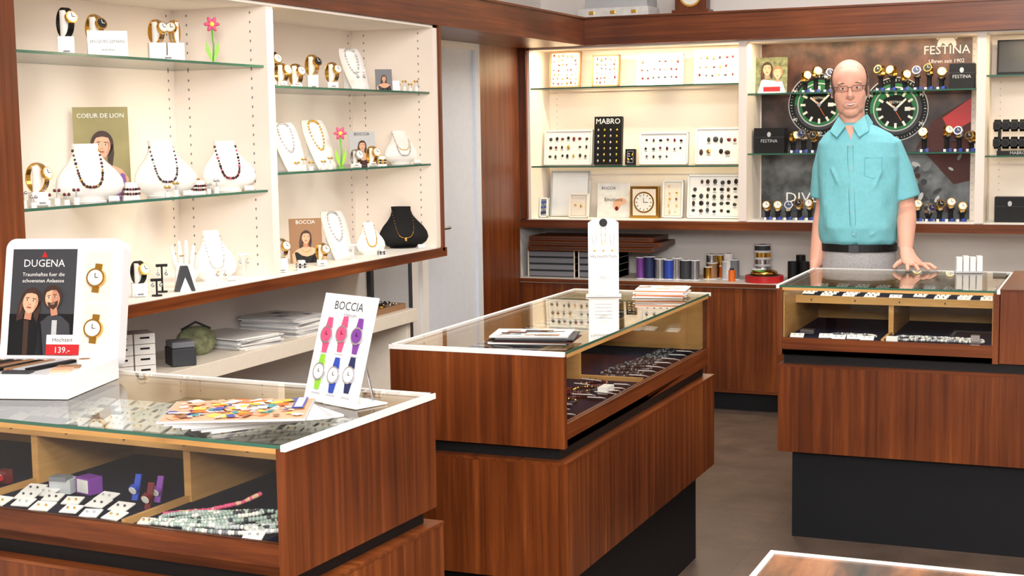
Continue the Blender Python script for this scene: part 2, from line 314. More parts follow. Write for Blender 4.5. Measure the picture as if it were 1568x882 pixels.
def bust(loc,rz,w,h,body='white',bead='hairpic',neck2=None,pend=False,name='necklace_display_bust',bs=.0045):
    m=M(); vs=[];fs=[];n=28;K=26
    for i in range(K+1):
        t=i/K; a,b,c=bust_at(t)
        for k in range(n):
            q=2*math.pi*k/n; x=abs(math.cos(q))**.8*math.copysign(1,math.cos(q)); vs.append((a*w*x,w*(c+b*math.sin(q)),h*t))
    for i in range(K):
        for k in range(n):
            l=(k+1)%n; fs.append((i*n+k,i*n+l,(i+1)*n+l,(i+1)*n+k))
    m.add(vs,fs,body,True); m.add(vs,[tuple(range(n-1,-1,-1)),tuple(K*n+k for k in range(n))],body)
    m.cyl((0,.03*w,0),(0,.03*w,.004),w*.26,body)
    def strand(tlow,thigh,bd,bs,N,wd=.20):
        for i in range(N):
            s_=-1+2*i/(N-1); t=thigh-(thigh-tlow)*(1-abs(s_)**2.6)
            a,b,c=bust_at(t)
            x=s_*(.19+wd*(1-abs(s_)))
            x=max(-a*.985,min(a*.985,x)); y=c-b*math.sqrt(max(0,1-abs(x/a)**2.4))
            cc=bd if isinstance(bd,str) else bd[i%len(bd)]
            m.sph((x*w,y*w-bs*.6,t*h),bs*(1.1 if i%3==0 else .85),cc,n=8)
    strand(.26,.88,bead,bs,40)
    if neck2: strand(.42,.90,neck2,bs*.6,34,.14)
    if pend:
        a,b,c=bust_at(.22); m.sph((0,(c-b)*w-.004,.22*h),(.006,.004,.009),'gold')
    m.bx((w*.28,-w*.34,.008),(.03,.012,.015),'white',rx=-.4)
    return m.obj(name,loc,rz)
def curved_necklace_stand(loc,rz,w,h,bead='gold',body='white'):
    m=M(); K=14; vs=[]
    for i in range(K+1):
        t=i/K; y=.45*w-.9*w*(1-t)**1.7; z=h*math.sin(t*math.pi/2*.98)
        ww=w*(.30+.10*math.sin(math.pi*t))
        vs+= [(-ww,y,z),(ww,y,z),(-ww,y+.008,z),(ww,y+.008,z)]
    fs=[]
    for i in range(K):
        A_=i*4;B=A_+4; fs+=[(A_,A_+1,B+1,B),(A_+2,B+2,B+3,A_+3),(A_,B,B+2,A_+2),(A_+1,A_+3,B+3,B+1)]
    fs+=[(0,2,3,1),(K*4,K*4+1,K*4+3,K*4+2)]
    m.add(vs,fs,body,True)
    m.box(-w*.25,w*.25,w*.3,w*.3+.006,0,h*.9,body)
    for i in range(30):
        q=2*math.pi*i/30; t=.58+.32*math.cos(q); x=.2*w*math.sin(q); y=.45*w-.9*w*(1-t)**1.7; z=h*math.sin(t*math.pi/2*.98)
        m.sph((x,y-.004,z),.0042,bead,n=8)
    return m.obj('necklace_display_stand',loc,rz)
def tilt_T(a,t): return tr(0,0,t*math.sin(a))@rot(-a,'X')
def tray(name,loc,w,h,rows,cols,cols_m=('gold','garnet'),bg='white',frame='lgrey',sz=.010,tilt=.12,rz=0,d=.02):
    m=M(); m.T=tilt_T(tilt,d)
    m.box(-w/2,w/2,0,d,0,h,frame); m.box(-w/2+.006,w/2-.006,-.001,0,.006,h-.006,bg)
    for a in ((-w/2,w/2,0,.008),(-w/2,w/2,h-.008,h),(-w/2,-w/2+.008,0,h),(w/2-.008,w/2,0,h)): m.box(a[0],a[1],-.006,0,a[2],a[3],frame if frame!='lgrey' else 'white')
    for a in ((.010,.0125),(h-.0125,h-.010)): m.box(-w/2+.01,w/2-.01,-.002,-.001,a[0],a[1],'lgrey')
    for a in ((-w/2+.010,-w/2+.0125),(w/2-.0125,w/2-.010)): m.box(a[0],a[1],-.002,-.001,.010,h-.010,'lgrey')
    for r in range(rows):
        for c in range(cols):
            if random.random()<.08: continue
            x=-w/2+w*(c+1)/(cols+1)+random.uniform(-1,1)*.004; z=h*(r+1)/(rows+1)+random.uniform(-1,1)*.004
            k=random.choice(cols_m); m.sph((x,-.005,z),(sz*random.uniform(.5,.9),.004,sz*random.uniform(.5,1)),k,n=8)
            if random.random()<.5: m.bx((x,-.0015,z-sz*1.1),(sz*1.3,.001,sz*.5),'lgrey')
    return m.obj(name,loc,rz)
def face(m,cx,cz,s,y,hair='hairpic',a=0,long=True,beard=False):
    # flat printed portrait head, s = half face height
    S=m.T; m.T=S@tr(cx,0,cz)@rot(a,'Y')
    m.ell(0,.18*s,.92*s,1.12*s,y,hair)
    if long:
        m.prism([(-.9*s,.3*s),(-1.05*s,-.6*s),(-1.0*s,-1.8*s),(-.45*s,-1.5*s),(-.5*s,0)],y-.0008,y,hair); m.prism([(.9*s,.3*s),(1.0*s,-.5*s),(.9*s,-1.6*s),(.5*s,-1.2*s),(.5*s,0)],y-.0008,y,hair)
        m.prism([(-.75*s,.4*s),(-.88*s,-.5*s),(-.8*s,-1.3*s),(-.66*s,-.5*s)],y-.0011,y-.0008,'hairlt')
    m.prism([(-.3*s,-1.5*s),(.32*s,-1.5*s),(.3*s,-.6*s),(-.3*s,-.6*s)],y-.0012,y,'skinsh')
    fp=[]
    for k in range(28):
        q=2*math.pi*k/28; X=math.cos(q);Z=math.sin(q); fp.append((.68*s*X*(1 if Z>0 else 1-.32*Z*Z),.98*s*Z))
    m.prism(fp,y-.0020,y-.0012,'skinpic'); m.prism([(x*.5+.3*s,z_*.9) for x,z_ in fp],y-.0022,y-.0020,'skinsh' if beard else 'skinpic')
    m.prism([(.40*s,.6*s),(.62*s,.3*s),(.58*s,-.3*s),(.36*s,-.75*s),(.50*s,-.1*s)],y-.0023,y-.0020,'skinsh')
    for sx in (-1,1): m.ell(sx*.28*s,.16*s,.13*s,.055*s,y-.0024,'dialw',n=12); m.ell(sx*.28*s,.16*s,.06*s,.06*s,y-.0032,'black',n=10); m.ell(sx*.29*s,.34*s,.17*s,.035*s,y-.0024,hair,n=10,a=-sx*.12)
    m.prism([(-.03*s,.15*s),(.06*s,.15*s),(.12*s,-.18*s),(-.10*s,-.18*s)],y-.0028,y-.0022,'skinsh' if beard else 'skinpic'); m.ell(.02*s,-.19*s,.12*s,.03*s,y-.0030,'skinsh',n=10)
    if beard: m.prism([(-.5*s,-.2*s),(-.2*s,-.32*s),(.2*s,-.32*s),(.5*s,-.2*s),(.42*s,-.7*s),(0,-.98*s),(-.42*s,-.7*s)],y-.0026,y-.0020,hair)
    m.ell(.01*s,-.46*s,.22*s,.07*s,y-.0034,'lip' if not beard else 'skinsh',n=14); m.ell(.01*s,-.46*s,.2*s,.014*s,y-.0040,'maroon',n=10)
    m.prism([(-.68*s,.5*s),(-.3*s,.98*s),(.3*s,1.05*s),(.7*s,.5*s),(.45*s,.75*s),(0,.82*s),(-.45*s,.7*s)],y-.0036,y-.0022,hair)
    m.T=S
def portrait(name,loc,rz,w,h,bg,dress,title,tcol='white',tilt=.1,hair='hairpic',ts=.16):
    m=M(); m.T=tilt_T(tilt,.004); m.box(-w/2,w/2,0,.004,0,h,bg); y=-.0003
    m.prism([(-.42*w,0),(-.44*w,.20*h),(-.30*w,.30*h),(-.10*w,.36*h),(.14*w,.36*h),(.34*w,.30*h),(.46*w,.20*h),(.46*w,0)],y-.0006,y,'skinpic')
    m.prism([(-.30*w,0),(-.36*w,.24*h),(-.28*w,.25*h),(-.14*w,.17*h),(.02*w,.14*h),(.20*w,.18*h),(.34*w,.26*h),(.40*w,.24*h),(.44*w,0)],y-.0014,y-.0006,dress)
    m.prism([(-.2*w,0),(-.1*w,.12*h),(-.04*w,.10*h),(-.1*w,0)],y-.0018,y-.0014,'blackvel'); m.prism([(.1*w,0),(.2*w,.15*h),(.25*w,.12*h),(.18*w,0)],y-.0018,y-.0014,'blackvel')
    face(m,0,.56*h,.135*h,y-.0006,hair,a=.08)
    for k in range(9): m.ell(-.14*w+.035*w*k,.30*h-.055*h*math.sin(math.pi*k/8),.012*w,.012*w,y-.002,'gold',n=8)
    if title: m.text(title,w*ts,0,.88*h,y-.001,tcol)
    m.prism([(-.2*w,.02),(0,.02),(0,h*.6)],.004,.006,'dgrey')
    return m.obj(name,loc,rz)
def tulip(loc,rz,h):
    m=M(); m.tube([(0,0,0),(.004,0,h*.4),(0,0,h*.75)],.003,'green'); m.cyl((0,0,0),(0,0,.005),.018,'green')
    for a in range(6):
        q=a*math.pi/3; m.sph((0,0,0),(.007,.004,.015),'pink',n=10,T=tr(.012*math.cos(q),-.002,h*.86+.012*math.sin(q))@rot(math.pi/2-q,'Y'))
    m.sph((0,-.005,h*.86),.008,'lemon',n=10)
    for sx in(-1,1): m.prism([(0,0.003),(sx*.012,.02),(sx*.022,h*.3),(sx*.02,h*.5),(sx*.008,h*.3)],-.002,.002,'spring')
    return m.obj('decorative_flower',loc,rz)
def sgn(name,loc,rz,w,h,lines,bg='white',fg='dgrey',tilt=.15,d=.006):
    m=M(); m.T=tilt_T(tilt,d); m.box(-w/2,w/2,0,d,0,h,bg)
    for st,sz,z in lines: m.text(st,sz,0,z*h,0,fg)
    m.prism([(-.008,.0),(.008,0),(.004,h*.6),(-.004,h*.6)],d,d+.006,bg)
    return m.obj(name,loc,rz)
LYs=lambda y,x=-.10: y*(2.705-x)/2.855
def L(y,x=-.10): return (x,LYs(y,x))
B1=('hairpic','garnet','hairpic','hairpic','gold'); B2=('dgrey','garnet','hairpic','dgrey','silver'); B3=('garnet','black','hairpic','pink','black')
z=1.7345
watch_on_block('wristwatch_on_stand',(*L(3.45,-.12),z),A(40),.135,.043,band='black',case='gold')
watch_on_block('wristwatch_on_stand',(*L(3.58,-.17),z),A(45),.13,.042,band='gold',case='gold',dial='black',block='white')
sgn('brand_sign',(*L(3.64,-.07),z),A(45),.115,.075,[('JACQUES LEMANS',.0125,.52),('watches',.012,.2)],'white','grey')
watch_on_block('wristwatch_on_stand',(*L(3.93,-.12),z),A(45),.13,.038,bw=.052,band='gold',case='gold',n=2)
tulip((*L(4.19,-.10),z),A(40),.15)
z=1.3095
portrait('advertising_picture',(-.30,3.78,z),A(42),.17,.285,'olive','purple','COEUR DE LION',ts=.115)
watch_on_block('wristwatch_on_stand',(*L(3.30,-.10),z),A(60),.12,.042,band='gold',case='gold',dial='dialw')
bust((*L(3.52,-.12),z),A(52),.20,.17,bead=B1,bs=.0042)
bust((*L(3.89,-.12),z),A(52),.20,.175,bead=B2,bs=.0038,neck2=None)
bust((*L(4.25,-.13),z),A(52),.19,.17,bead=B3,bs=.0045)
def bangle_block(loc,rz,col='garnet',s=.04):
    m=M(); m.prism([(-s*.6,0),(s*.6,0),(s*.4,s*1.3),(-s*.4,s*1.3)],-s*.4,s*.4,'white')
    for zz in (.45,.8):
        for i in range(18):
            q=2*math.pi*i/18; m.sph((s*.62*math.cos(q),s*.55*math.sin(q),s*zz),.0042,col if i%3 else 'black',n=8)
    m.obj('bracelet_on_stand',loc,rz)
bangle_block((*L(3.72,-.06),z),A(45)); bangle_block((*L(4.08,-.06),z),A(45),s=.035); bangle_block((*L(4.03,-.24),z),A(45),'gold',.05)
def ear_stand(loc,rz,n=3,col='silver',bg='white'):
    m=M()
    for i in range(n):
        x=(i-(n-1)/2)*.026; h=.03+.012*(i%2)
        m.cyl((x,0,0),(x,0,h*.5),.008,bg,n=12); m.cyl((x,0,h*.5),(x,0,h),.002,'silver',n=8); m.sph((x-.006,-.001,h),.005,col,n=8); m.sph((x+.006,-.001,h),.005,col,n=8); m.tube([(x-.008,0,h),(x+.008,0,h)],.0015,'silver',n=6)
    m.obj('earring_stand',loc,rz)
ear_stand((*L(3.40,-.05),z),A(45),4,'garnet'); ear_stand((*L(3.24,-.05),z),A(45),3); ear_stand((*L(3.93,-.045),z),A(45),2,'gold'); ear_stand((*L(4.16,-.05),z),A(45),2,'silver')
z=1.0075
watch_on_block('wristwatch_on_stand',(*L(3.74,-.10),z),A(45),.11,.036,band='black',case='gold')
def tstand(loc,rz,h,mt,w=.036,tw=True):
    m=M(); m.cyl((0,0,0),(0,0,.004),.016,mt); m.cyl((0,0,.004),(0,0,h),.003,mt,n=10); m.cyl((-w/2,0,h),(w/2,0,h),.0045,mt,n=10)
    if tw:
        for sx in(-1,1): m.tube([(sx*w*.35,0,h),(sx*w*.35,-.004,h*.72)],.001,'silver',n=6); m.sph((sx*w*.35,-.004,h*.68),.006,'silver',n=8)
    m.obj('jewellery_t_stand',loc,rz)
tstand((*L(3.86,-.10),z),A(45),.085,'black'); tstand((*L(3.83,-.05),z),A(45),.05,'black')
tstand((*L(4.33,-.07),z),A(45),.085,'white'); tstand((*L(4.37,-.14),z),A(45),.10,'white'); tstand((*L(4.19,-.04),z),A(45),.05,'white')
m=M(); m.prism([(-.032,0),(.032,0),(.010,.08),(-.010,.08)],-.015,.015,'dgrey'); m.prism([(-.018,.0),(.018,.0),(0,.045)],-.017,-.015,'white'); m.obj('ring_cone',(*L(3.98,-.05),z),A(45))
m=M(); m.prism([(-.03,0),(.035,0),(.03,.07),(-.025,.08)],-.012,.012,'white')
for x,h,a in((-.024,.075,-.25),(-.008,.09,-.1),(.008,.092,.02),(.024,.075,.15)): m.tube([(x,0,.06),(x+a*.03,0,.06+h*.5),(x+a*.06,0,.06+h)],[.009,.008,.005],'white')
m.tube([(.03,0,.03),(.05,-.004,.06),(.055,-.006,.085)],[.010,.008,.005],'white'); m.cyl((-.008,0,.10),(-.008,0,.104),.0095,'gold'); m.obj('ring_display_hand',(*L(3.98,-.13),z),A(45))
bust((*L(4.15,-.15),z),A(55),.155,.17,bead='silver',pend=True,bs=.003)
z=1.6675
for y,h,r,bd,dl in((4.56,.13,.039,'black','dialw'),(4.72,.085,.039,'gold','dialw'),(4.84,.13,.040,'gold','black'),(4.99,.10,.039,'gold','dialw')):
    watch_on_block('wristwatch_on_stand',(*L(y,-.10 if h<.12 else -.17),z),A(40),h,r,bw=.04,band=bd,dial=dl)
watch_on_block('wristwatch_on_stand',(*L(4.62,-.06),z),A(50),.08,.034,bw=.03,band='gold')
curved_necklace_stand((*L(5.17,-.12),z),A(55),.12,.165,bead='silver')
tstand((*L(5.22,-.045),z),A(45),.07,'white')
portrait('jewellery_picture',(*L(5.42,-.12),z),A(42),.07,.09,'grey','dgrey',None)
ear_stand((*L(5.63,-.08),z),A(45),4,'gold'); sgn('price_card',(*L(5.53,-.05),z),A(45),.03,.04,[])
z=1.3655
curved_necklace_stand((*L(4.66,-.11),z),A(60),.13,.175,bead='silver'); curved_necklace_stand((*L(4.88,-.14),z),A(60),.13,.185,bead='gold')
tulip((*L(5.04,-.06),z),A(40),.155); portrait('jewellery_picture',(*L(5.22,-.2),z),A(42),.11,.14,'lgrey','maroon','BOCCIA',tcol='dgrey')
watch_on_block('wristwatch_on_stand',(*L(5.16,-.07),z),A(35),.07,.03,bw=.04,band='silver',case='silver')
watch_on_block('wristwatch_on_stand',(*L(5.30,-.10),z),A(35),.08,.036,bw=.04,band='gold',dial='dialw'); bangle_block((*L(5.38,-.05),z),A(45),'gold',.03)
bust((*L(5.56,-.16),z),A(50),.17,.14,bead='silver',neck2='gold',bs=.0035)
ear_stand((*L(4.76,-.05),z),A(45),3,'gold'); ear_stand((*L(4.93,-.05),z),A(45),2,'gold')
z=1.0075
watch_on_block('wristwatch_on_stand',(*L(4.58,-.08),z),A(40),.12,.036,bw=.04,band='silver'); portrait('jewellery_picture',(*L(4.76,-.18),z),A(40),.125,.17,'cardbrown','black','BOCCIA')
watch_on_block('wristwatch_on_stand',(*L(4.87,-.07),z),A(35),.085,.033,bw=.035,band='gold'); bangle_block((*L(4.72,-.045),z),A(45),'silver',.028)
curved_necklace_stand((*L(5.00,-.15),z),A(55),.13,.185,bead='silver'); tstand((*L(5.12,-.05),z),A(45),.06,'white')
bust((*L(5.26,-.13),z),A(50),.125,.13,bead='gold',bs=.003); bust((*L(5.56,-.15),z),A(40),.22,.175,body='blackvel',bead='gold',pend=True,bs=.002)
bangle_block((*L(5.36,-.04),z),A(45),'silver',.022)
# ---- items on the lower side counter
m=M()
for i in range(4):
    for j in range(2): m.bx((j*.07-.03,0,.017+i*.034),(.065,.10,.032),'white'); m.bx((j*.07-.03,-.0505,.02+i*.034),(.03,.001,.006),'black')
m.obj('watch_box_stack',(-.20,3.74,.7455),A(50),bevel=.002)
m=M(); m.bx((0,0,.03),(.08,.10,.058),'dgrey'); m.bx((.0,.0,.07),(.075,.09,.02),'grey'); m.obj('gift_box_stack',(-.17,3.97,.7455),A(50),bevel=.003)
m=M(); m.sph((0,0,.05),(.07,.035,.052),'camo',n=20); m.tube([(-.05,0,.09),(0,0,.115),(.05,0,.09)],.004,'dgrey'); m.obj('fabric_pouch',(-.24,4.16,.7455),A(45))
def magstack(name,loc,rz,w,d,n,cols,th=.004,spread=.02,top=None,ang=.08):
    m=M(); zz=0
    for i in range(n):
        m.bx((random.uniform(-spread,spread),random.uniform(-spread,spread),zz+th/2),(w,d,th*.92),cols[i%len(cols)],rz=random.uniform(-ang,ang)); zz+=th
    if top:
        m.bx((0,0,zz+.0005),(w*.95,d*.95,.001),top[0])
        for k in range(top[2] if len(top)>2 else 9):
            m.bx((random.uniform(-.36,.36)*w,random.uniform(-.38,.38)*d,zz+.0012+k*.0001),(random.uniform(.08,.3)*w,random.uniform(.05,.2)*d,.0006),random.choice(top[1]),rz=random.choice((0,0,.3)))
    return m.obj(name,loc,rz)
magstack('brochure_stack',(-.255,4.42,.7455),A(80),.21,.27,8,['paper','white','lgrey'],.005,.012)
magstack('brochure_stack',(-.255,4.76,.7455),A(85),.21,.27,11,['paper','lgrey','white'],.006,.012,top=('white',['lgrey','grey','paper']))
m=M(); m.prism([(-.06,0),(.06,0),(.05,.07),(-.05,.075)],-.02,.02,'black'); m.tube([(-.03,0,.07),(0,0,.11),(.03,0,.07)],.003,'black'); m.obj('small_handbag',(-.18,5.08,.7455),A(50),bevel=.004)
m=M(); m.bx((0,0,.012),(.12,.30,.024),'cardbrown'); 
for i in range(40): m.sph((random.uniform(-.05,.05),random.uniform(-.14,.14),.027),.006,random.choice(['dgrey','gold','black','silver']),n=6)
m.obj('bracelet_tray',(-.20,5.40,.7455),0)
m=M(); m.sph((0,0,.022),(.05,.05,.022),'dgrey',n=20); m.obj('watch_cushion',(-.10,3.16,1.0075),0)
# ------------------------------------------------------------------ back cabinet items
yb=7.66
G=('gold','garnet','silver','gold')
DK=('dgrey','black','garnet','gold','hairpic')
tray('earring_tray',(-.20,yb,1.7295),.18,.20,7,6,G,sz=.009,bg='white',frame='cardbrown'); tray('earring_tray',(.04,yb,1.7295),.155,.175,6,5,G,sz=.009,bg='white',frame='cardbrown')
tray('ring_tray',(.35,yb,1.7295),.26,.17,3,7,('gold','garnet','dgrey'),bg='white'); tray('ring_tray',(.665,yb,1.7295),.245,.185,3,6,('gold','garnet','dgrey'),bg='white')
tray('pendant_tray',(-.185,yb,1.3015),.285,.195,3,7,DK,sz=.012,bg='white'); tray('pendant_tray',(.37,yb,1.3015),.275,.175,3,6,DK,sz=.011); tray('pendant_tray',(.675,yb,1.3015),.255,.195,2,6,DK,sz=.018)
m=M(); m.T=tilt_T(.1,.03); m.box(-.08,.08,0,.03,0,.265,'black'); m.text('MABRO',.042,0,.225,0,'white')
for r in range(6):
    for c in range(4): m.sph((-.054+.036*c,-.004,.02+r*.034),(.006,.004,.008),'gold' if c%2 else 'silver',n=8)
m.obj('earring_display_board',(.05,yb-.01,1.3015),0)
tray('small_jewellery_card',(.19,yb-.03,1.3015),.055,.085,2,2,G,bg='black',frame='black')
m=M(); m.T=tilt_T(.12,.03); m.box(-.115,.115,0,.03,0,.255,'white'); m.box(-.105,.105,-.004,0,.01,.245,'plast'); m.box(-.116,.116,-.006,0,.245,.256,'lgrey'); m.box(-.116,-.108,-.006,0,0,.256,'lgrey'); m.box(.108,.116,-.006,0,0,.256,'lgrey'); m.obj('necklace_box',(-.195,yb+.04,1.0105),0,bevel=.002)
tray('ring_card',(-.10,yb-.07,1.0105),.11,.135,1,2,('gold',),bg='laminate',frame='cream'); tray('jewellery_picture_card',(-.315,yb-.05,1.0105),.05,.11,3,2,('blue','navy'),bg='grey')
m=M(); m.T=tilt_T(.1,.01); m.box(-.095,.095,0,.01,0,.19,'paper'); m.text('BOCCIA',.022,-.03,.155,0,'dgrey'); m.ell(.02,.07,.022,.03,-.001,'skinpic'); m.ell(.045,.09,.03,.018,-.002,'skinpic'); m.text('Emotions',.028,.0,.09,-.003,'dgrey'); m.ell(.02,.05,.01,.012,-.003,'garnet'); m.obj('brand_sign',(.08,yb,1.0105),0)
m=M(); m.box(-.08,.08,0,.04,0,.175,'gold'); m.box(-.066,.066,-.002,0,.016,.16,'laminate')
m.cyl((0,-.002,.088),(0,-.008,.088),.058,'gold',n=32); m.cyl((0,-.008,.088),(0,-.010,.088),.05,'dialw',n=32)
for k in range(12):
    q=k*math.pi/6; m.bx((.041*math.sin(q),-.011,.088+.041*math.cos(q)),(.004,.001,.009),'black',ry=q)
m.bx((0,-.012,.10),(.003,.001,.026),'black'); m.bx((.012,-.012,.088),(.026,.001,.003),'black'); m.obj('table_clock',(.27,yb-.03,1.0105),0,bevel=.002)
tray('earring_card',(.42,yb,1.0105),.115,.205,5,2,G,bg='laminate',sz=.008); tray('ring_tray',(.655,yb,1.0105),.305,.235,5,7,('dgrey','black','hairpic'),sz=.015)
m=M(); m.box(-.54,.54,0,.006,0,.93,'poster')
def dial(cx,cz,R,g):
    m.ell(cx,cz,R,R,-.0005,'lgrey',n=64); m.ell(cx,cz,R*.97,R*.97,-.0014,'black',n=64)
    for k in range(60):
        q=k*math.pi/30; l=.012 if k%5==0 else .006
        m.bx((cx+R*.9*math.sin(q),-.0026,cz+R*.9*math.cos(q)),(.0035 if k%5==0 else .002,.0006,l),'dialw',ry=q)
    for t_,q in (('10',60),('20',120),('30',180),('40',240),('50',300)):
        m.text(t_,.026,cx+R*.90*math.sin(A(q)),cz+R*.90*math.cos(A(q))-.010,-.0024,'dialw')
    pts=[(cx+R*.80*math.sin(q),cz+R*.80*math.cos(q)) for q in [A(g[0]+(g[1]-g[0])*i/20) for i in range(21)]]+[(cx,cz)]
    m.ell(cx,cz,R*.80,R*.80,-.0024,'dgrey',n=64); m.prism(pts[::-1],-.0036,-.0026,'dgreen')
    m.ell(cx,cz,R*.70,R*.70,-.0040,'lgrey',n=64); m.ell(cx,cz,R*.66,R*.66,-.0050,'dgreen',n=64); m.ell(cx,cz-.01,R*.55,R*.5,-.0060,'black',n=48)
    for k in range(12):
        q=k*math.pi/6; m.bx((cx+R*.52*math.sin(q),-.0072,cz+R*.52*math.cos(q)),(.012,.0008,.026),'dialw',ry=q)
    m.text('FESTINA',.018,cx,cz+R*.18,-.0066,'dialw'); m.rect(cx+R*.28,cx+R*.45,cz-.01,cz+.01,-.0066,'dialw')
    m.bx((cx+R*.16,-.0085,cz+R*.16),(.01,.0008,R*.45),'dialw',ry=.8); m.bx((cx-R*.14,-.0085,cz+R*.12),(.010,.0008,R*.36),'dialw',ry=-.9); m.bx((cx,-.0095,cz-.01),(.003,.0008,R*.7),'orange',ry=2.6); m.ell(cx,cz,.01,.01,-.0095,'steel')
dial(-.23,.60,.165,(-90,100)); dial(.165,.57,.165,(-100,60))
m.prism([(.34,.50),(.54,.62),(.54,.20),(.46,.18),(.30,.36)],-.0006,0,'maroon'); m.prism([(.40,.52),(.54,.62),(.54,.50),(.44,.44)],-.0016,-.0008,'red'); m.prism([(-.1,.2),(.2,.26),(.34,.1),(.1,.02)],-.0006,0,'dgrey')
for i in range(26): m.ell(random.uniform(.25,.5),random.uniform(.05,.42),random.uniform(.008,.03),random.uniform(.006,.02),-.001-.0002*i,random.choice(['grey','dgrey','lgrey','maroon']),a=random.uniform(0,3),n=12)
m.text('FESTINA',.062,.415,.845,-.001,'white'); m.text('Uhren seit 1902',.027,.415,.80,-.001,'white'); m.text('DIVER',.075,-.41,.085,-.001,'white','LEFT',1.15)
for sx in(-1,1): m.ell(.415+sx*.032,.905,.012,.026,-.001,'white',a=sx*.4); m.ell(.415+sx*.045,.93,.008,.012,-.001,'white')
m.prism([(.39,.925),(.44,.925),(.435,.90),(.415,.885),(.395,.90)],-.003,-.002,'white'); m.prism([(.4,.93),(.43,.93),(.432,.945),(.4235,.935),(.415,.948),(.4065,.935),(.398,.945)],-.003,-.002,'white')
m.obj('advertising_poster',(1.42,7.792,1.0105),0)
def fwatch(X,z,h=.12,i=0,dy=0,blk='blackvel'):
    m=M(); r=.031; bd,cs,dl=(('gold','gold','dialw'),('gold','gold','dialw'),('silver','silver','navy'),('gold','gold','black'))[i%4]
    m.cyl((0,0,0),(0,0,.012),.022,'navy',n=20); m.cyl((0,0,.012),(0,0,h-2*r+.008),.012,blk,n=14); m.bx((0,0,h-2*r+.006),(.03,.035,.012),blk)
    watch(m,(0,0,h-r),r,bd,cs,dl,w=.021,yaw=random.uniform(-.5,.5)); m.bx((.014,-.022,.008),(.014,.004,.016),'blue'); m.bx((-.014,-.022,.006),(.012,.004,.012),'white')
    m.obj('wristwatch_on_stand',(X,7.64+dy,z),random.uniform(-.2,.4))
z=1.6725; ii=0
for x,h in((1.145,.11),(1.20,.13),(1.26,.12),(1.53,.13),(1.59,.125),(1.65,.10),(1.71,.12),(1.77,.13),(1.83,.11)): fwatch(x,z,h,ii); ii+=1
z=1.3625
for x,h in((1.085,.11),(1.14,.12),(1.195,.11),(1.75,.12),(1.86,.13),(1.92,.125),(1.98,.10)): fwatch(x,z,h,ii); ii+=1
z=1.0105
for x,h in((.95,.10),(1.005,.10),(1.06,.10),(1.12,.11),(1.175,.11),(1.72,.11),(1.775,.09),(1.83,.11),(1.885,.12),(1.94,.10)): fwatch(x,z,h,ii); ii+=1
def blackbox(X,z,w,h,t=''):
    m=M(); m.box(-w/2,w/2,0,.09,0,h,'black'); m.box(-w/2-.001,w/2+.001,-.001,.091,h*.62,h*.64,'dgrey')
    if t: m.text(t,.024,0,h*.42,0,'lgrey')
    m.ell(0,h*.74,.010,.013,-.001,'lgrey')
    m.obj('watch_gift_box',(X,7.60,z),0,bevel=.002)
blackbox(1.93,1.6725,.12,.125,'FESTINA'); blackbox(.965,1.3625,.16,.13,'FESTINA'); blackbox(2.17,1.0105,.145,.125,'')
m=M(); m.T=tilt_T(.1,.01); m.box(-.085,.085,0,.01,0,.19,'camo'); face(m,-.022,.125,.032,-.001,'hairpic'); face(m,.035,.105,.030,-.003,'cardbrown',long=False); m.prism([(-.07,.0),(.08,0),(.06,.06),(-.05,.075)],-.0015,-.001,'white'); m.box(-.04,.05,-.003,-.002,.01,.035,'red'); m.obj('advertising_picture',(.955,7.68,1.6725),0)
m=M(); m.T=tilt_T(.12,.05); m.box(-.11,.11,0,.05,0,.17,'black'); m.box(-.102,.102,-.003,0,.008,.162,'dgrey'); m.obj('leather_jewellery_case',(2.20,7.66,1.7345),0,bevel=.012)
m=M()
for s in (-.09,.09): m.box(s-.006,s+.006,0,.06,0,.17,'black')
for zz in(.06,.145): 
    m.cyl((-.12,.02,zz),(.12,.02,zz),.018,'blackvel')
    for x in(-.1,-.06,-.02,.02,.06,.1): ring_band(m,(x,.02,zz),.028,.03,.03,.003,'black'); m.cyl((x,-.008,zz),(x,-.014,zz),.019,'dgrey',n=16); m.cyl((x,-.014,zz),(x,-.015,zz),.016,'black',n=16)
m.box(-.1,.1,-.01,.06,0,.02,'black'); m.text('MABRO',.022,0,.003,-.011,'lgrey'); m.obj('watch_display_rack',(2.20,7.64,1.3425),0)
def filebox(X,w):
    m=M()
    for i in range(4):
        m.box(-w/2,w/2,0,.22,i*.037,i*.037+.035,'dgrey')
        m.box(-w/2+.006,w/2-.006,-.003,0,i*.037+.005,i*.037+.03,'grey')
    for x in(-w/2,w/2-.006): m.box(x,x+.006,-.004,.2,0,.15,'laminate')
    m.obj('drawer_unit',(X,7.53,.6855),0)
filebox(-.24,.28); filebox(.03,.22)
m=M(); zz=0
for i,w in enumerate((.72,.75,.70)):
    m.box(-.38,-.38+w+.01*i,-.02+.01*i,.28,zz,zz+.024,'wood_x'); m.box(-.375,-.385+w,-.021+.01*i,-.018+.01*i,zz+.008,zz+.018,'hairpic'); zz+=.027
m.obj('presentation_tray_stack',(.02,7.5,.8365),0)
def spool(m,x,y,r,h,col,core='lgrey',z=0):
    m.cyl((x,y,z),(x,y,z+.005),r,'plast',n=24); m.cyl((x,y,z+.005),(x,y,z+h-.005),r*.88,col,n=24); m.cyl((x,y,z+h-.005),(x,y,z+h),r,'plast',n=24); m.cyl((x,y,z+h),(x,y,z+h+.0006),r*.4,'dgrey',n=16)
m=M()
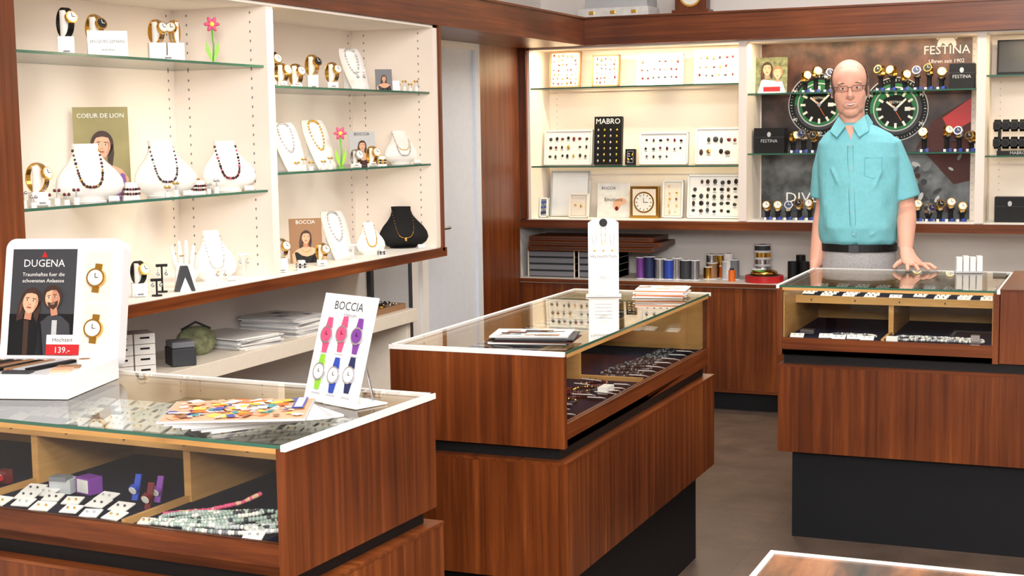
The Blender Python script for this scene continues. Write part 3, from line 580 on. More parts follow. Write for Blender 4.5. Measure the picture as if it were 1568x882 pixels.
for i,(x,r,h,c) in enumerate(((-.16,.025,.12,'purple'),(-.11,.032,.125,'navy'),(-.05,.033,.115,'steel'),(.0,.028,.11,'blue'),(.045,.03,.12,'silver'),(.095,.03,.11,'dgrey'),(.145,.028,.11,'steel'),(-.08,.03,.09,'teal'),(.2,.03,.07,'gold'))):
    spool(m,x,(0 if i<7 else .07),r,h,c)
for i,(x,r,h,c) in enumerate(((.22,.03,.09,'cardbrown'),(.27,.035,.07,'orange'),(.30,.03,.1,'lgrey'),(.2,.035,.13,'silver'),(.34,.03,.11,'grey'),(.25,.03,.13,'gold'),(.31,.03,.14,'paper'))): spool(m,x,.08+(i%2)*.06,r,h,c)
m.obj('ribbon_spools',(.43,7.56,.6855),0)
m=M(); m.cyl((0,0,0),(0,0,.035),.10,'red',n=32); m.cyl((0,0,.035),(0,0,.036),.085,'dgrey',n=32); m.tube([(.06*math.cos(k*.5),.06*math.sin(k*.5),.045+.002*(k%3)) for k in range(12)],.012,'gold',closed=True); spool(m,-.03,.0,.04,.03,'green',z=.04); m.obj('ribbon_dish',(.95,7.57,.6855),0)
m=M(); 
for i,c in enumerate(('dgrey','steel','silver','gold','dgrey')): spool(m,.004*(i%2),0,.048,.036,c,z=i*.037)
m.obj('ribbon_spool_stack',(.90,7.74,.6855),0)
m=M()
for x in(-.03,.03): m.cyl((x,0,0),(x,0,.11),.028,'black',n=20); m.cyl((x,0,.11),(x,0,.111),.02,'dgrey')
m.cyl((0,.05,0),(0,.05,.14),.025,'black'); m.obj('tape_dispenser',(1.13,7.58,.6855),0)
m=M(); m.cyl((0,0,0),(0,0,.06),.018,'orange'); m.cyl((0,0,.06),(0,0,.07),.012,'dgrey'); m.obj('glue_bottle',(.78,7.55,.6855),0)
m=M(); m.box(-.20,.20,0,.2,0,.055,'paper'); m.box(-.16,.19,.01,.19,.055,.11,'lgrey'); 
for x in(-.12,.0,.12): m.bx((x,-.002,.03),(.03,.004,.018),'gold')
for k in range(5): m.cyl((-.14+.07*k,.05,.11),(-.14+.07*k,.05,.135),.012,'cardbrown')
m.obj('antique_box',(.12,7.56,2.0955),0,bevel=.004)
m=M(); m.box(-.10,.10,0,.1,0,.025,'wood_x'); m.box(-.085,.085,.01,.09,.025,.17,'wood_v'); m.prism([(-.095,.17),(.095,.17),(.06,.2),(0,.225),(-.06,.2)],.005,.095,'wood_v'); m.cyl((0,.01,.10),(0,.004,.10),.06,'gold',n=32); m.cyl((0,.004,.10),(0,.003,.10),.05,'dialw',n=32); m.bx((0,.002,.115),(.004,.001,.03),'black'); m.bx((.015,.002,.10),(.03,.001,.004),'black'); m.obj('mantel_clock',(.55,7.56,2.0955),0,bevel=.003)
# ------------------------------------------------------------------ counter-top items
zt=.9331
m=M(); W=.235; SC=Matrix.Scale(1.26,4)
m.T=SC
m.prism([(-W/2,0),(W/2,0),(W/2,.038),(-W/2,.038)],-.200,.02,'plast')
m.box(-W/2+.004,W/2-.004,-.196,-.03,.038,.042,'plast')
for i in range(8): m.bx((-.09+i*.02,-.12+.004*(i%2),.0455),(.013,.11,.005),('cardbrown','black','hairpic','cardbrown','black','cardbrown','lgrey','black')[i],rz=-.35)
m.cyl((.092,-.07,.042),(.092,-.07,.050),.014,'dialw'); m.cyl((.092,-.07,.050),(.092,-.07,.0505),.010,'cardbrown'); m.bx((.085,-.12,.044),(.04,.02,.004),'cardbrown',rz=.2); m.bx((.088,-.155,.044),(.035,.03,.004),'skinpic',rz=.2); m.bx((-.06,-.182,.044),(.07,.02,.004),'laminate'); m.bx((.02,-.182,.044),(.05,.02,.004),'dgrey')
TP=SC@tr(0,.015,.02)@rot(-.24,'X'); m.T=TP
pts=[]
for cx_,cz_,a0 in((W/2-.02,.245-.02,0),(-W/2+.02,.245-.02,90),(-W/2+.02,.02,180),(W/2-.02,.02,270)):
    for k in range(7): q=A(a0+15*k); pts.append((cx_+.02*math.cos(q),cz_+.02*math.sin(q)))
m.prism(pts[::-1],0,.035,'plast')
m.prism([(x*.9,.012+(z_)*.91) for x,z_ in pts[::-1]],-.004,0,'plast')
m.rect(-.100,.028,.022,.224,-.0045,'dgrey'); m.rect(-.100,.028,.022,.10,-.0053,'black')
m.text('DUGENA',.020,-.036,.19,-.006,'white'); m.prism([(-.042,.208),(-.030,.208),(-.036,.220)],-.0065,-.0055,'red'); m.text('Traumhaftes fuer die',.010,-.036,.172,-.006,'white'); m.text('schoensten Anlaesse',.010,-.036,.160,-.006,'white')
for cx_,dr in((-.066,'blackvel'),(-.010,'dgrey')):
    m.prism([(cx_-.034,.022),(cx_+.038,.022),(cx_+.030,.082),(cx_+.012,.097),(cx_-.012,.097),(cx_-.030,.082)],-.0068,-.0056,dr)
    m.prism([(cx_-.004,.022),(cx_+.006,.022),(cx_+.006,.088),(cx_-.004,.088)],-.0074,-.0068,'lgrey' if cx_>-.03 else 'hairpic')
face(m,-.058,.122,.022,-.0072,'hairpic',a=.15); face(m,-.014,.128,.021,-.0080,'hairpic',a=-.15,long=False,beard=True)
m.rect(-.020,.045,.022,.042,-.012,'red'); m.rect(-.020,.045,.042,.060,-.012,'white'); m.text('139.-',.016,.012,.026,-.013,'white'); m.text('Hochzeit',.011,.012,.047,-.013,'dgrey')
m.rect(.045,.098,.125,.220,-.0045,'laminate'); m.rect(.045,.098,.03,.118,-.0045,'laminate')
S=m.T
for zz in(.168,.072):
    m.T=S@tr(.071,-.006,zz); m.bx((0,.0,.0),(.014,.004,.055),'gold',ry=.1); m.cyl((0,-.002,.0),(0,-.010,.0),.018,'gold',n=24); m.cyl((0,-.010,.0),(0,-.0108,.0),.0145,'dialw',n=24); m.bx((0,-.0115,.004),(.0012,.0006,.009),'black'); m.bx((.003,-.0115,0),(.007,.0006,.0012),'black')
m.obj('watch_advertising_display',(.387,2.705,zt),A(15),bevel=.001)
m=M(); w=.175;h=.235; m.T=rot(-.30,'X')
m.box(-w/2,w/2,0,.004,0.001,h,'plast'); m.text('BOCCIA',.026,0,h*.86,0,'dgrey'); m.text('titanium',.013,.01,h*.80,0,'grey')
for i,(x,zz,c) in enumerate(((-.05,.145,'pink'),(0,.15,'pink'),(.05,.15,'purple'),(-.05,.065,'spring'),(0,.062,'blue'),(.05,.067,'navy'))):
    m.prism([(x-.011,zz-.012),(x-.007,zz-.038),(x+.007,zz-.038),(x+.011,zz-.012),(x+.011,zz+.012),(x+.007,zz+.038),(x-.007,zz+.038),(x-.011,zz+.012)],-.003,-.001,c); m.cyl((x,-.003,zz),(x,-.006,zz),.019,'silver',n=24); m.cyl((x,-.006,zz),(x,-.0066,zz),.0155,'pink' if i<2 else ('purple' if i==2 else 'dialw'),n=24); m.bx((x,-.0072,zz+.003),(.0012,.0006,.008),'black'); m.bx((x+.003,-.0072,zz),(.006,.0006,.0012),'black')
for x in(-.05,0,.05): m.rect(x-.014,x+.014,.018,.021,-.001,'lgrey'); m.rect(x-.014,x+.014,.106,.108,-.001,'lgrey')
m.T=Matrix.Identity(4); m.box(-.02,.09,.0,.085,0,.003,'plast'); m.tube([(0,.045,.14),(.0,.08,.004)],.003,'silver',n=8); m.tube([(.05,.045,.14),(.05,.08,.004)],.003,'silver',n=8)
m.obj('watch_price_sign',(1.17,2.63,zt),A(-22))
m=M(); zz=0
cols=['white','paper','lgrey','white']
PC=['orange','skinpic','teal','blue','white','orange','lemon','skinpic','lgrey','yellow','skinpic','white','paper','cardbrown']
for i in range(7):
    a_=.25-.09*i; cx_,cy_=.012*i-.03,-.008*i
    S=tr(cx_,cy_,zz)@rot(a_,'Z'); m.T=S; m.box(-.105,.105,-.14,.14,0,.0042,cols[i%4])
    for k in range(12): m.box(-.1,-.1+.02*(k%3+1),-.13+.02*k,-.115+.02*k,.0042,.0046,PC[(k+i*3)%14])
    if i==6:
        m.box(-.102,.102,-.137,.137,.0044,.005,'skinpic')
        for k in range(150): 
            m.bx((random.uniform(-.086,.086),random.uniform(-.122,.122),.0052+.00003*k),(random.uniform(.008,.03),random.uniform(.008,.028),.0004),PC[k%14],rz=random.uniform(-.7,.7))
        m.box(-.09,.02,.105,.128,.0098,.0102,'blue'); m.box(-.085,.01,.109,.124,.0102,.0104,'white')
    zz+=.0044
m.T=Matrix.Identity(4)
m.obj('magazine_fan',(1.12,2.445,zt),A(-48))
magstack('magazine_stack',(1.245,3.60,zt),A(12),.21,.15,6,['dgrey','white','maroon','black'],.004,.012,top=('paper',['maroon','dgrey','cardbrown','lgrey','black'],16))
magstack('brochure_stack',(1.255,4.73,zt),A(10),.17,.14,8,['white','paper','orange','white'],.0035,.008,top=('white',['skinpic','cardbrown','lgrey']))
m=M(); m.box(-.06,.06,-.035,.035,0,.004,'plast'); m.T=rot(-.05,'X'); m.box(-.052,.052,0,.004,.003,.25,'plast'); m.prism([(-.052,.25),(.052,.25),(.03,.265),(-.03,.265)],0,.004,'plast') 
m.cyl((0,-.001,.25),(0,-.004,.25),.014,'black',n=20); m.box(-.05,.05,-.0305,-.03,.004,.115,'plast'); m.box(-.05,.05,-.03,0,.11,.116,'plast')
for x in(-.03,0,.03):
    m.tube([(x-.008,-.002,.235),(x-.006,-.002,.19),(x,-.003,.16),(x+.006,-.002,.19),(x+.008,-.002,.235)],.0012,'steel' if x else 'gold',n=6); m.sph((x,-.004,.155),.004,'gold',n=8)
m.text('Halskettchen',.017,0,.13,-.001,'dgrey'); m.text('Silber',.012,0,.06,-.031,'grey')
for k in range(5): m.rect(-.03,.03,.03+.012*k-.01,.032+.012*k-.01,-.0306,'lgrey',th=.0004)
m.obj('necklace_counter_display',(1.065,4.68,zt),A(18))
sgn('counter_sign',(2.425,5.45,.939),A(10),.09,.40,[('SALE',.02,.8)],tilt=.05)
m=M()
for k in range(4): m.box(-.045+k*.025,-.025+k*.025,0,.03,.006,.06+.004*(k%2),'white')
m.box(-.05,.055,-.005,.035,0,.006,'lgrey'); m.obj('price_tag_holder',(2.155,5.78,.9331),A(15))
# ------------------------------------------------------------------ case contents
def card(m,x,y,z,s=.032,col='gold',rz=0,d=None,bg='white'):
    T=m.T; m.T=T@tr(x,y,z)@rot(rz,'Z')@rot(.25,'X'); m.box(-s/2,s/2,-s*.4,s*.4,.006,.0085,bg)
    for sx in(-.2,.2): m.sph((sx*s,0,.0105),.0028,col,n=8)
    m.T=T
def bead_strand(m,pts,r,col,N,jit=0):
    P=[Vector(p) for p in pts]; segs=[(P[i+1]-P[i]).length for i in range(len(P)-1)]; tot=sum(segs)
    for k in range(N):
        d=tot*k/N; i=0
        while d>segs[i]: d-=segs[i]; i+=1
        q=P[i].lerp(P[i+1],d/segs[i]); m.sph(q,r*random.uniform(.85,1.15),random.choice(col) if isinstance(col,(list,tuple)) else col,n=8)
def loop(cx,cy,a,b,z,rz=0,n=28,wob=.1):
    o=[]
    for k in range(n+1):
        q=2*math.pi*k/n; rr=1+wob*math.sin(3*q+cx*30); x=a*math.cos(q)*rr;y=b*math.sin(q)*rr
        o.append((cx+x*math.cos(rz)-y*math.sin(rz),cy+x*math.sin(rz)+y*math.cos(rz),z))
    return o
zd=.7365
m=M(); m.T=T1
J=['jade','jade','lgrey','pearl']
for i,(cx_,cy_,a_,b_,rz_,c) in enumerate(((1.30,.11,.07,.03,.7,J),(1.345,.12,.09,.022,.8,['pearl','jade']),(1.395,.13,.09,.03,.75,['dgrey','jade','jade']),(1.45,.13,.085,.025,.9,['jade','lgrey']),(1.51,.14,.07,.025,.8,['dgrey','jade']),(1.32,.05,.07,.015,.2,['jade','pearl']),(1.42,.055,.08,.02,.25,['jade','grey','pearl']),(1.50,.09,.05,.02,.5,['pearl','lgrey']))):
    bead_strand(m,loop(cx_,cy_,a_,b_,zd+.005+.002*(i%3),rz_),.0050,c,54)
bead_strand(m,[(1.235,.10,zd+.006),(1.30,.16,zd+.006),(1.36,.19,zd+.02),(1.40,.205,zd+.04)],.0045,['skinpic','pink'],40)
card(m,1.50,.035,zd,.040,'silver',.3); card(m,1.555,.07,zd,.03,'gold',.2); card(m,1.24,.04,zd,.03,'gold',.2)
m.obj('bead_necklaces')
m=M(); m.T=T1
for (x,y) in ((.84,.05),(.90,.06),(.965,.05),(1.03,.055),(1.09,.045),(1.15,.05),(.86,.11),(.925,.115),(.99,.11),(1.05,.115),(1.12,.11),(.83,.16),(1.03,.165),(.885,.145)):
    card(m,x+random.uniform(-.005,.005),y,zd,random.uniform(.038,.048),random.choice(['silver','gold','dgrey']),random.uniform(-.2,.3))
for (x,y,c) in((1.09,.190,'blue'),(1.145,.195,'purple'),(1.165,.14,'garnet')):
    m.bx((x,y,zd+.026),(.013,.005,.056),c,rx=-.4,rz=.2); m.cyl((x,y-.006,zd+.026),(x,y-.014,zd+.022),.011,c,n=20); m.cyl((x,y-.014,zd+.022),(x,y-.015,zd+.0215),.009,'dialw',n=20)
m.bx((.90,.18,zd+.016),(.05,.04,.03),'lgrey',rz=.2); m.bx((.90,.17,zd+.034),(.04,.03,.008),'grey',rz=.2); m.bx((.960,.190,zd+.020),(.045,.035,.036),'purple',rz=-.2); m.bx((.958,.171,zd+.020),(.035,.002,.028),'paper',rz=-.2)
m.obj('earring_cards')
m=M(); m.T=T1
for (x,y,c,c2) in((.45,.12,'red','white'),(.54,.08,'orange','blue'),(.62,.14,'blue','white'),(.70,.10,'teal','orange'),(.58,.18,'red','yellow'),(.66,.18,'red','red'),(.72,.16,'garnet','red'),(.50,.18,'navy','orange')):
    m.bx((x,y,zd+.012),(.018,.075,.006),c,rz=.8,rx=.1); m.cyl((x,y,zd+.014),(x,y,zd+.024),.017,c2,n=20); m.cyl((x,y,zd+.024),(x,y,zd+.025),.012,'dialw',n=20); m.bx((x+.01,y+.02,zd+.020),(.025,.018,.03),c)
m.obj('childrens_watches')
m=M(); m.T=T1
for a_ in range(15):
    for b_ in range(5):
        if random.random()<.85: card(m,.70+a_*.055+random.uniform(-.004,.004),.27+b_*.053,.866,.042,random.choice(['gold','silver']),random.uniform(-.15,.15))
for a_ in range(6): m.bx((.12+a_*.085,.36,.8735),(.075,.16,.014),'navy'); 
m.obj('earring_cards')
m=M(); m.T=T2
for i in range(16):
    card(m,.06+.04*i+random.uniform(-.01,.01),random.choice((.05,.10,.16)),zd,random.uniform(.04,.06),random.choice(['garnet','gold','black']),random.uniform(1.2,1.9))
for i in range(6): bead_strand(m,loop(.12+.10*i,.13,.03,.045,zd+.005,.3*i),.0042,['garnet','black','garnet'] if i%2 else ['dgrey','black','gold'],34)
for i in range(9): bead_strand(m,loop(.80+.06*i,.12,.03,.065,zd+.005,.2*i),.0042,['dgrey','black','grey'],40)
for i in range(7): card(m,.78+.085*i,.05,zd,.05,'garnet',1.5+random.uniform(-.2,.2))
m.bx((.3,.15,zd+.010),(.05,.04,.016),'red'); m.bx((.44,.17,zd+.010),(.05,.035,.016),'garnet'); m.bx((.5,.06,zd+.012),(.06,.03,.02),'white')
m.obj('jewellery_assortment')
m=M(); m.T=T2
for a_ in range(19):
    for b_ in range(3):
        if random.random()<.8: card(m,.08+a_*.066,.28+b_*.065,.866,.045,random.choice(['gold','silver','dgrey']),1.57+random.uniform(-.15,.15))
m.obj('earring_cards')
m=M(); m.T=T3
for a_ in range(9):
    for b_ in range(6):
        if random.random()<.85: card(m,.05+a_*.08+(.01 if a_>3 else 0),.26+b_*.065,.866,.045,random.choice(['silver','dgrey','gold']),random.uniform(-.15,.15))
m.obj('earring_cards')
m=M(); m.T=T3
for i in range(6): bead_strand(m,loop(.44+.045*i,.11,.035,.045,zd+.006,.2*i),.005,['pearl','lgrey','grey'],36)
for i,x in enumerate((.06,.16,.21,.26,.31)): card(m,x,.06+.02*(i%2),zd,.048,'silver',.1)
for i in range(3): bead_strand(m,loop(.20+.05*i,.12,.03,.04,zd+.006,.2*i),.004,['grey','pearl'],30)
m.bx((.68,.07,zd+.017),(.03,.025,.03),'silver'); m.bx((.08,.16,zd+.01),(.05,.05,.015),'silver'); m.bx((.40,.05,zd+.01),(.04,.03,.015),'white')
m.obj('jewellery_assortment')
# ------------------------------------------------------------------ man
man=D.objects.new('man',None); COL.objects.link(man)
m=M(); hd=tr(1.655,6.03,1.645)@rot(A(10),'Z')@rot(A(-3),'Y')@rot(A(2),'X')
def ES(c,r,T=None): m.sph(c,r,'skin',n=36,T=T)
m.T=hd
ES((0,.014,.034),(.0720,.092,.086)); ES((0,-.012,.030),(.0670,.078,.072)); ES((0,-.018,-.030),(.0625,.062,.080)); ES((0,-.040,-.086),(.034,.031,.027))
for s in(-1,1):
    ES((s*.034,-.044,-.024),(.024,.023,.030)); ES((s*.032,-.014,-.064),(.025,.044,.032))
    ES((s*.0715,.016,-.004),(.007,.016,.030),T=rot(s*.12,'Z')); ES((s*.027,-.0735,.026),(.020,.009,.007))
ES((0,-.068,-.060),(.028,.014,.018))
m.tube([(0,-.080,.014),(0,-.089,-.006),(0,-.099,-.024),(0,-.090,-.035)],[(.006,.006),(.008,.008),(.0105,.011),(.009,.009)],'skin',n=14)
for s in(-1,1): ES((s*.0105,-.085,-.028),(.0070,.009,.007))
m.T=Matrix.Identity(4)
m.tube([(1.672,6.065,1.40),(1.668,6.058,1.48),(1.660,6.045,1.54),(1.655,6.04,1.60)],[.075,.056,.051,.051],'skin',n=20)
m.tube([(1.60,6.05,1.40),(1.70,6.05,1.40),(1.81,6.05,1.40)],[.05,.07,.05],'skin',n=16)
m.tube([(1.695,6.045,1.42),(1.695,6.045,1.2),(1.695,6.045,1.0),(1.695,6.045,.9)],[(.10,.07),(.12,.085),(.12,.08),(.12,.08)],'skin',n=20,up=(1,0,0))
for s in(-1,1): m.tube([(1.695+s*.07,6.05,.92),(1.695+s*.083,6.05,.70),(1.695+s*.088,6.045,.48),(1.695+s*.09,6.06,.28),(1.695+s*.09,6.065,.06)],[.07,.065,.046,.045,.035],'skin',n=16)
def arm(sh,el,wr,rs): 
    P=[sh,tuple(sh[i]*.5+el[i]*.5 for i in range(3)),el,tuple(el[i]*.7+wr[i]*.3 for i in range(3)),tuple(el[i]*.3+wr[i]*.7 for i in range(3)),wr]
    m.tube(P,rs,'skin',n=16)
arm((1.585,6.05,1.40),(1.548,6.085,1.165),(1.528,6.0,.93),[.05,.046,.038,.040,.033,.026]); arm((1.81,6.05,1.40),(1.880,6.07,1.165),(1.900,5.925,1.005),[.05,.046,.038,.040,.033,.027])
m.tube([(1.528,6.0,.94),(1.526,5.985,.90),(1.528,5.975,.855)],[(.024,.028),(.018,.038),(.016,.040)],'skin',n=14,up=(1,0,0))
for i,(dy,l) in enumerate(((-.030,.070),(-.010,.080),(.010,.076),(.030,.060))):
    m.tube([(1.528,5.975+dy,.86),(1.530,5.970+dy,.86-l*.5),(1.541,5.962+dy,.86-l*.95)],[.0095,.0085,.007],'skin',n=8)
m.tube([(1.531,5.955,.90),(1.544,5.930,.875),(1.551,5.922,.845)],[.013,.011,.008],'skin',n=8)
m.tube([(1.898,5.935,1.015),(1.913,5.895,.985),(1.935,5.855,.962),(1.950,5.835,.955)],[(.026,.022),(.033,.018),(.042,.015),(.041,.013)],'skin',n=14,up=(.8,.6,0))
for i,(ox,oy,dx,dy,l) in enumerate(((-.027,-.024,.15,-.95,.064),(-.007,-.016,.38,-.85,.078),(.014,-.003,.60,-.72,.074),(.032,.013,.85,-.50,.058))):
    n_=math.hypot(dx,dy); dx/=n_;dy/=n_; bx_,by_=1.948+ox,5.842+oy
    m.tube([(bx_,by_,.954),(bx_+dx*l*.45,by_+dy*l*.45,.956),(bx_+dx*l*.8,by_+dy*l*.8,.946),(bx_+dx*l,by_+dy*l,.9405)],[.0098,.0088,.0080,.0068],'skin',n=8)
m.tube([(1.900,5.880,.968),(1.878,5.850,.955),(1.868,5.822,.943)],[.014,.011,.008],'skin',n=8)
m.obj('body_skin',parent=man,remesh=.003,smoothit=2)
m=M(); m.T=hd
for s in(-1,1):
    m.sph((s*.028,-.0735,.0055),(.0125,.0075,.0048),'eyew',n=14); m.sph((s*.028,-.0795,.0055),(.0048,.003,.0046),'iris',n=12)
    m.tube([(s*.013,-.083,.024),(s*.029,-.0855,.0275),(s*.045,-.0740,.022)],[(.0012,.0015),(.0024,.0018),(.001,.0015)],'hair',n=6)
    m.tube([(s*.014,-.0775,.0085),(s*.028,-.0825,.0118),(s*.042,-.0725,.0080)],[.0014,.0020,.0014],'skin',n=8)
    m.tube([(s*.015,-.0775,.0022),(s*.028,-.0805,.0003),(s*.041,-.0715,.0025)],[.0012,.0018,.0012],'skin',n=8)
def lipline(z0,curve,x1,y0,r,mt,k=9):
    P=[];Rr=[]
    for i in range(k):
        u=-1+2*i/(k-1); P.append((u*x1,y0+.0145*u*u,z0+curve*u*u)); Rr.append((r*(1-.75*u*u)+.0004,r*.8*(1-.6*u*u)+.0004))
    m.tube(P,Rr,mt,n=8,up=(0,0,1))
lipline(-.0545,.0045,.026,-.0835,.0018,'lip'); lipline(-.0585,.0078,.024,-.0838,.0030,'eyew'); lipline(-.0630,.0115,.025,-.0825,.0026,'lip')
m.sph((0,.014,.034),(.0765,.0975,.0890),'hair',n=80,cond=lambda x,y,z_: (y>-.030+.5*max(0,z_-.02) and -.014<z_<.080 and abs(x)>.04) or (y>.03 and z_<.092 and z_>-.05))
m.sph((0,.020,.0),(.0735,.088,.070),'hair',n=40,cond=lambda x,y,z_: y>.03 and z_<.02)
for s in(-1,1): m.sph((s*.0680,-.008,-.002),(.005,.012,.022),'hair',n=12)
m.obj('face_details',parent=man)
m=M(); m.T=hd
for s in(-1,1):
    pts=[]
    for k in range(28):
        q=2*math.pi*k/28; X=.0215*math.copysign(abs(math.cos(q))**.55,math.cos(q)); Z=.0120*math.copysign(abs(math.sin(q))**.55,math.sin(q)); pts.append((s*.0285+X,-.0915+.012*(max(0,s*X)/.0215)**1.5,.004+Z))
    m.tube(pts,.0010,'frames',n=6,closed=True)
    m.tube([(s*.050,-.079,.012),(s*.070,-.050,.013),(s*.0775,.0,.012)],.0012,'frames',n=6)
m.tube([(-.008,-.092,.008),(0,-.095,.010),(.008,-.092,.008)],.0011,'frames',n=6); m.obj('glasses',parent=man)
m=M()
cxw=1.695
TR=[(1.018,cxw,6.045,.147,.110),(1.035,cxw,6.04,.155,.120),(1.09,cxw,6.03,.158,.130),(1.18,cxw,6.035,.158,.130),(1.28,cxw,6.04,.161,.126),(1.37,1.694,6.045,.168,.118),(1.43,1.690,6.05,.162,.108),(1.465,1.684,6.05,.132,.094),(1.492,1.675,6.05,.090,.076),(1.508,1.668,6.05,.064,.062),(1.512,1.667,6.05,.050,.050)]
vs=[];fs=[];n=48
for z_,cx_,cy_,rx,ry in TR:
    for k in range(n):
        q=2*math.pi*k/n; e=.85; w_=.004*math.sin(5*q+z_*22)+.003*math.sin(9*q-z_*50); w_*=(1 if z_<1.35 else .2)
        vs.append((cx_+(rx+w_)*math.copysign(abs(math.cos(q))**e,math.cos(q)),cy_+(ry+w_)*math.copysign(abs(math.sin(q))**e,math.sin(q)),z_))
for i in range(len(TR)-1):
    for k in range(n): l=(k+1)%n; fs.append((i*n+k,i*n+l,(i+1)*n+l,(i+1)*n+k))
fs+=[tuple(range(n-1,-1,-1)),tuple((len(TR)-1)*n+k for k in range(n))]
m.add(vs,fs,'shirt',True)
m.tube([(1.63,6.05,1.435),(1.578,6.055,1.408),(1.556,6.07,1.32),(1.545,6.085,1.205)],[.05,.058,.058,.060],'shirt',n=20)
m.tube([(1.755,6.05,1.435),(1.808,6.055,1.405),(1.845,6.065,1.31),(1.876,6.07,1.200)],[.05,.059,.060,.061],'shirt',n=20)
for (a,b_) in (((1.60,5.935,1.33),(1.66,5.917,1.24)),((1.80,5.937,1.32),(1.75,5.917,1.22)),((1.58,5.95,1.15),(1.64,5.917,1.08)),((1.82,5.95,1.14),(1.76,5.917,1.06))):
    A0=Vector(a);B0=Vector(b_); m.tube([A0,(A0+B0)/2+Vector((0,-.004,-.012)),B0],[.004,.008,.004],'shirt',n=10)
m.obj('shirt',parent=man,remesh=.0055,smoothit=4)
def front(z_,x):
    for i in range(len(TR)-1):
        if TR[i][0]<=z_<=TR[i+1][0]:
            f=(z_-TR[i][0])/(TR[i+1][0]-TR[i][0]); c=[TR[i][k]*(1-f)+TR[i+1][k]*f for k in range(5)]
            u=max(-1,min(1,(x-c[1])/c[3])); q=math.acos(math.copysign(abs(u)**(1/.85),u)); return c[2]-c[4]*abs(math.sin(q))**.85
    return 5.9
m=M()
P=[(1.700-.0028*k,front(1.022+.044*k,1.70)-.0005,1.022+.044*k) for k in range(10)]
m.tube(P,[(.012,.0035)]*len(P),'shirt',n=8,up=(1,0,0))
for p in P[1::2]: m.cyl((p[0],p[1]-.003,p[2]),(p[0],p[1]-.005,p[2]),.0035,'lgrey',n=10)
for s in(-1,1):
    c=Vector((1.666,6.035,1.520)); 
    a=[(s*.054,.035,.022),(s*.052,-.02,.014),(s*.014,-.078,-.026),(s*.044,-.100,-.070),(s*.078,-.070,-.046),(s*.078,.03,-.014)]
    vs=[c+Vector(p) for p in a]; vs2=[v+Vector((0,-.004,.004)) for v in vs]
    k6=len(vs); m.add(vs+vs2,[tuple(range(k6)),tuple(range(2*k6-1,k6-1,-1))]+[(k,k6+k,k6+(k+1)%k6,(k+1)%k6) for k in range(k6)],'shirt')
m.add([(1.645,5.972,1.500),(1.687,5.972,1.500),(1.678,5.946,1.440)],[(0,2,1)],'skin')
px=[(1.735,1.37),(1.800,1.37),(1.800,1.30),(1.768,1.288),(1.735,1.30)]
P2=[(x,front(z_,x)-.0015,z_) for x,z_ in px]; m.tube(P2+[P2[0]],.0011,'shirtd',n=6)
m.obj('shirt_details',parent=man)
m=M()
TT=[(1.02,cxw,6.045,.144,.108),(.96,cxw,6.045,.150,.115),(.88,cxw,6.045,.158,.122),(.80,cxw,6.05,.156,.115)]
vs=[];fs=[]
for z_,cx_,cy_,rx,ry in TT:
    for k in range(n): q=2*math.pi*k/n; vs.append((cx_+rx*math.cos(q),cy_+ry*math.sin(q),z_))
for i in range(len(TT)-1):
    for k in range(n): l=(k+1)%n; fs.append((i*n+k,(i+1)*n+k,(i+1)*n+l,i*n+l))
fs+=[tuple(range(n)),tuple((len(TT)-1)*n+k for k in range(n-1,-1,-1))]
m.add(vs,fs,'trouser',True)
for s in(-1,1): m.tube([(cxw+s*.07,6.05,.88),(cxw+s*.083,6.05,.70),(cxw+s*.088,6.045,.48),(cxw+s*.09,6.06,.28),(cxw+s*.09,6.065,.07)],[.09,.085,.066,.060,.055],'trouser',n=20)
m.obj('trousers',parent=man,remesh=.009,smoothit=3)
m=M(); vs=[]
for z_ in(.990,1.021):
    for r_ in(.005,-.004):
        for k in range(n): q=2*math.pi*k/n; vs.append((cxw+(.149+r_)*math.cos(q),6.045+(.112+r_)*math.sin(q),z_))
fs=[]
for k in range(n): l=(k+1)%n; fs+=[(k,l,2*n+l,2*n+k),(n+k,3*n+k,3*n+l,n+l),(2*n+k,2*n+l,3*n+l,3*n+k),(k,n+k,n+l,l)]
m.add(vs,fs,'black'); m.bx((cxw,5.926,1.005),(.04,.006,.030),'dgrey'); m.obj('belt',parent=man)
m=M()
for s in(-1,1):
    x=cxw+s*.09
    m.tube([(x,6.10,.045),(x,6.05,.05),(x+s*.008,5.97,.036),(x+s*.012,5.905,.028),(x+s*.012,5.88,.024)],[(.03,.036),(.045,.042),(.034,.045),(.026,.042),(.016,.026)],'shoe',n=16,up=(0,0,1)); m.box(x-.04,x+.05,5.88,6.13,0,.014,'black')
m.obj('shoes',parent=man)
m=M(); m.T=tr(1.899,5.937,1.020)@rot(A(5),'Z')@rot(A(-40),'X')@rot(math.pi/2,'X')
ring=[(.031*math.cos(2*math.pi*k/24),.029*math.sin(2*math.pi*k/24),0) for k in range(24)]
m.tube(ring,[(.009,.002)]*24,'silver',n=8,closed=True,up=(0,0,1)); m.cyl((0,.025,0),(0,.037,0),.018,'silver',n=20); m.cyl((0,.037,0),(0,.0378,0),.015,'dialw',n=20); m.obj('wristwatch',parent=man)
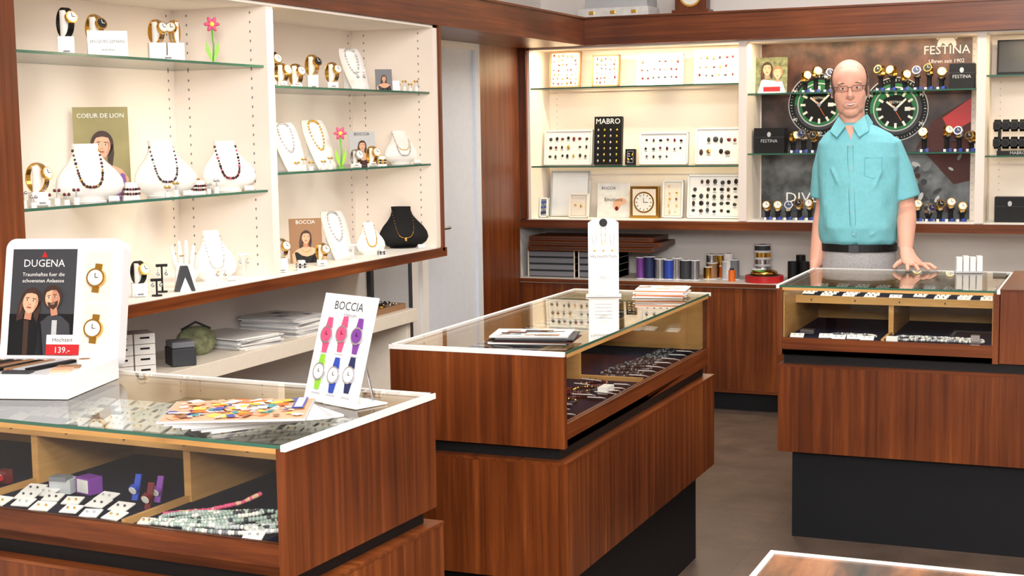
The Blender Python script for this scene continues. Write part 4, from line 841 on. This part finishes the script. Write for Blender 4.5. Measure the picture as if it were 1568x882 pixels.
# ------------------------------------------------------------------ camera, lights, world
F=Vector((-.3873,.9156,-.1075));R=Vector((.9215,.3881,-.0149));U=Vector((-.0281,.1048,.9941))
cam=D.cameras.new('camera'); co=D.objects.new('camera',cam); COL.objects.link(co)
mt=Matrix.Identity(4)
for i in range(3): mt[i][0]=R[i];mt[i][1]=U[i];mt[i][2]=-F[i]
mt[0][3]=2.7049;mt[1][3]=0;mt[2][3]=1.4998
co.matrix_world=mt; cam.sensor_width=36; cam.lens=36*2231.6/1568; cam.clip_start=.05
scene.camera=co
def area(name,loc,tgt,sx,sy,e,col=(1,1,1),sp=None):
    l=D.lights.new(name,'AREA'); l.shape='RECTANGLE'; l.size=sx; l.size_y=sy; l.energy=e; l.color=col
    if sp: l.spread=sp
    o=D.objects.new(name,l); COL.objects.link(o); o.location=loc; d=Vector(tgt)-Vector(loc); o.rotation_euler=d.to_track_quat('-Z','Y').to_euler(); return o
W_=(1,.955,.90)
area('front_fill_light',(2.2,1.2,2.70),(1.6,2.6,0),1.4,.6,66,W_)
area('front_fill_light',(1.9,4.0,2.72),(1.7,4.2,0),1.6,.5,46,W_)
area('front_fill_light',(1.6,6.3,2.72),(1.6,6.4,0),1.6,.4,34,W_)
area('front_fill_light',(2.9,-.6,2.3),(1.2,4.5,1.0),1.0,.8,140,(1,.975,.94))  # added flash-like front fill near the camera, not a ceiling fixture
area('cabinet_light',(-.06,4.35,1.93),(-.20,4.35,1.0),.03,2.45,19,(1,.80,.50))
area('cabinet_light',(.24,7.54,1.93),(.24,7.68,1.0),1.1,.03,12,(1,.79,.48))
area('cabinet_light',(1.44,7.54,1.93),(1.44,7.68,1.0),1.1,.03,5,(1,.80,.50))
area('cabinet_light',(2.7,7.54,1.93),(2.7,7.68,1.0),1.1,.03,6,(1,.80,.50))
w=D.worlds.new('world'); scene.world=w; w.use_nodes=True; w.node_tree.nodes['Background'].inputs[0].default_value=(1,.97,.94,1); w.node_tree.nodes['Background'].inputs[1].default_value=.3
scene.view_settings.view_transform='Standard'; scene.view_settings.look='None'; scene.view_settings.exposure=0
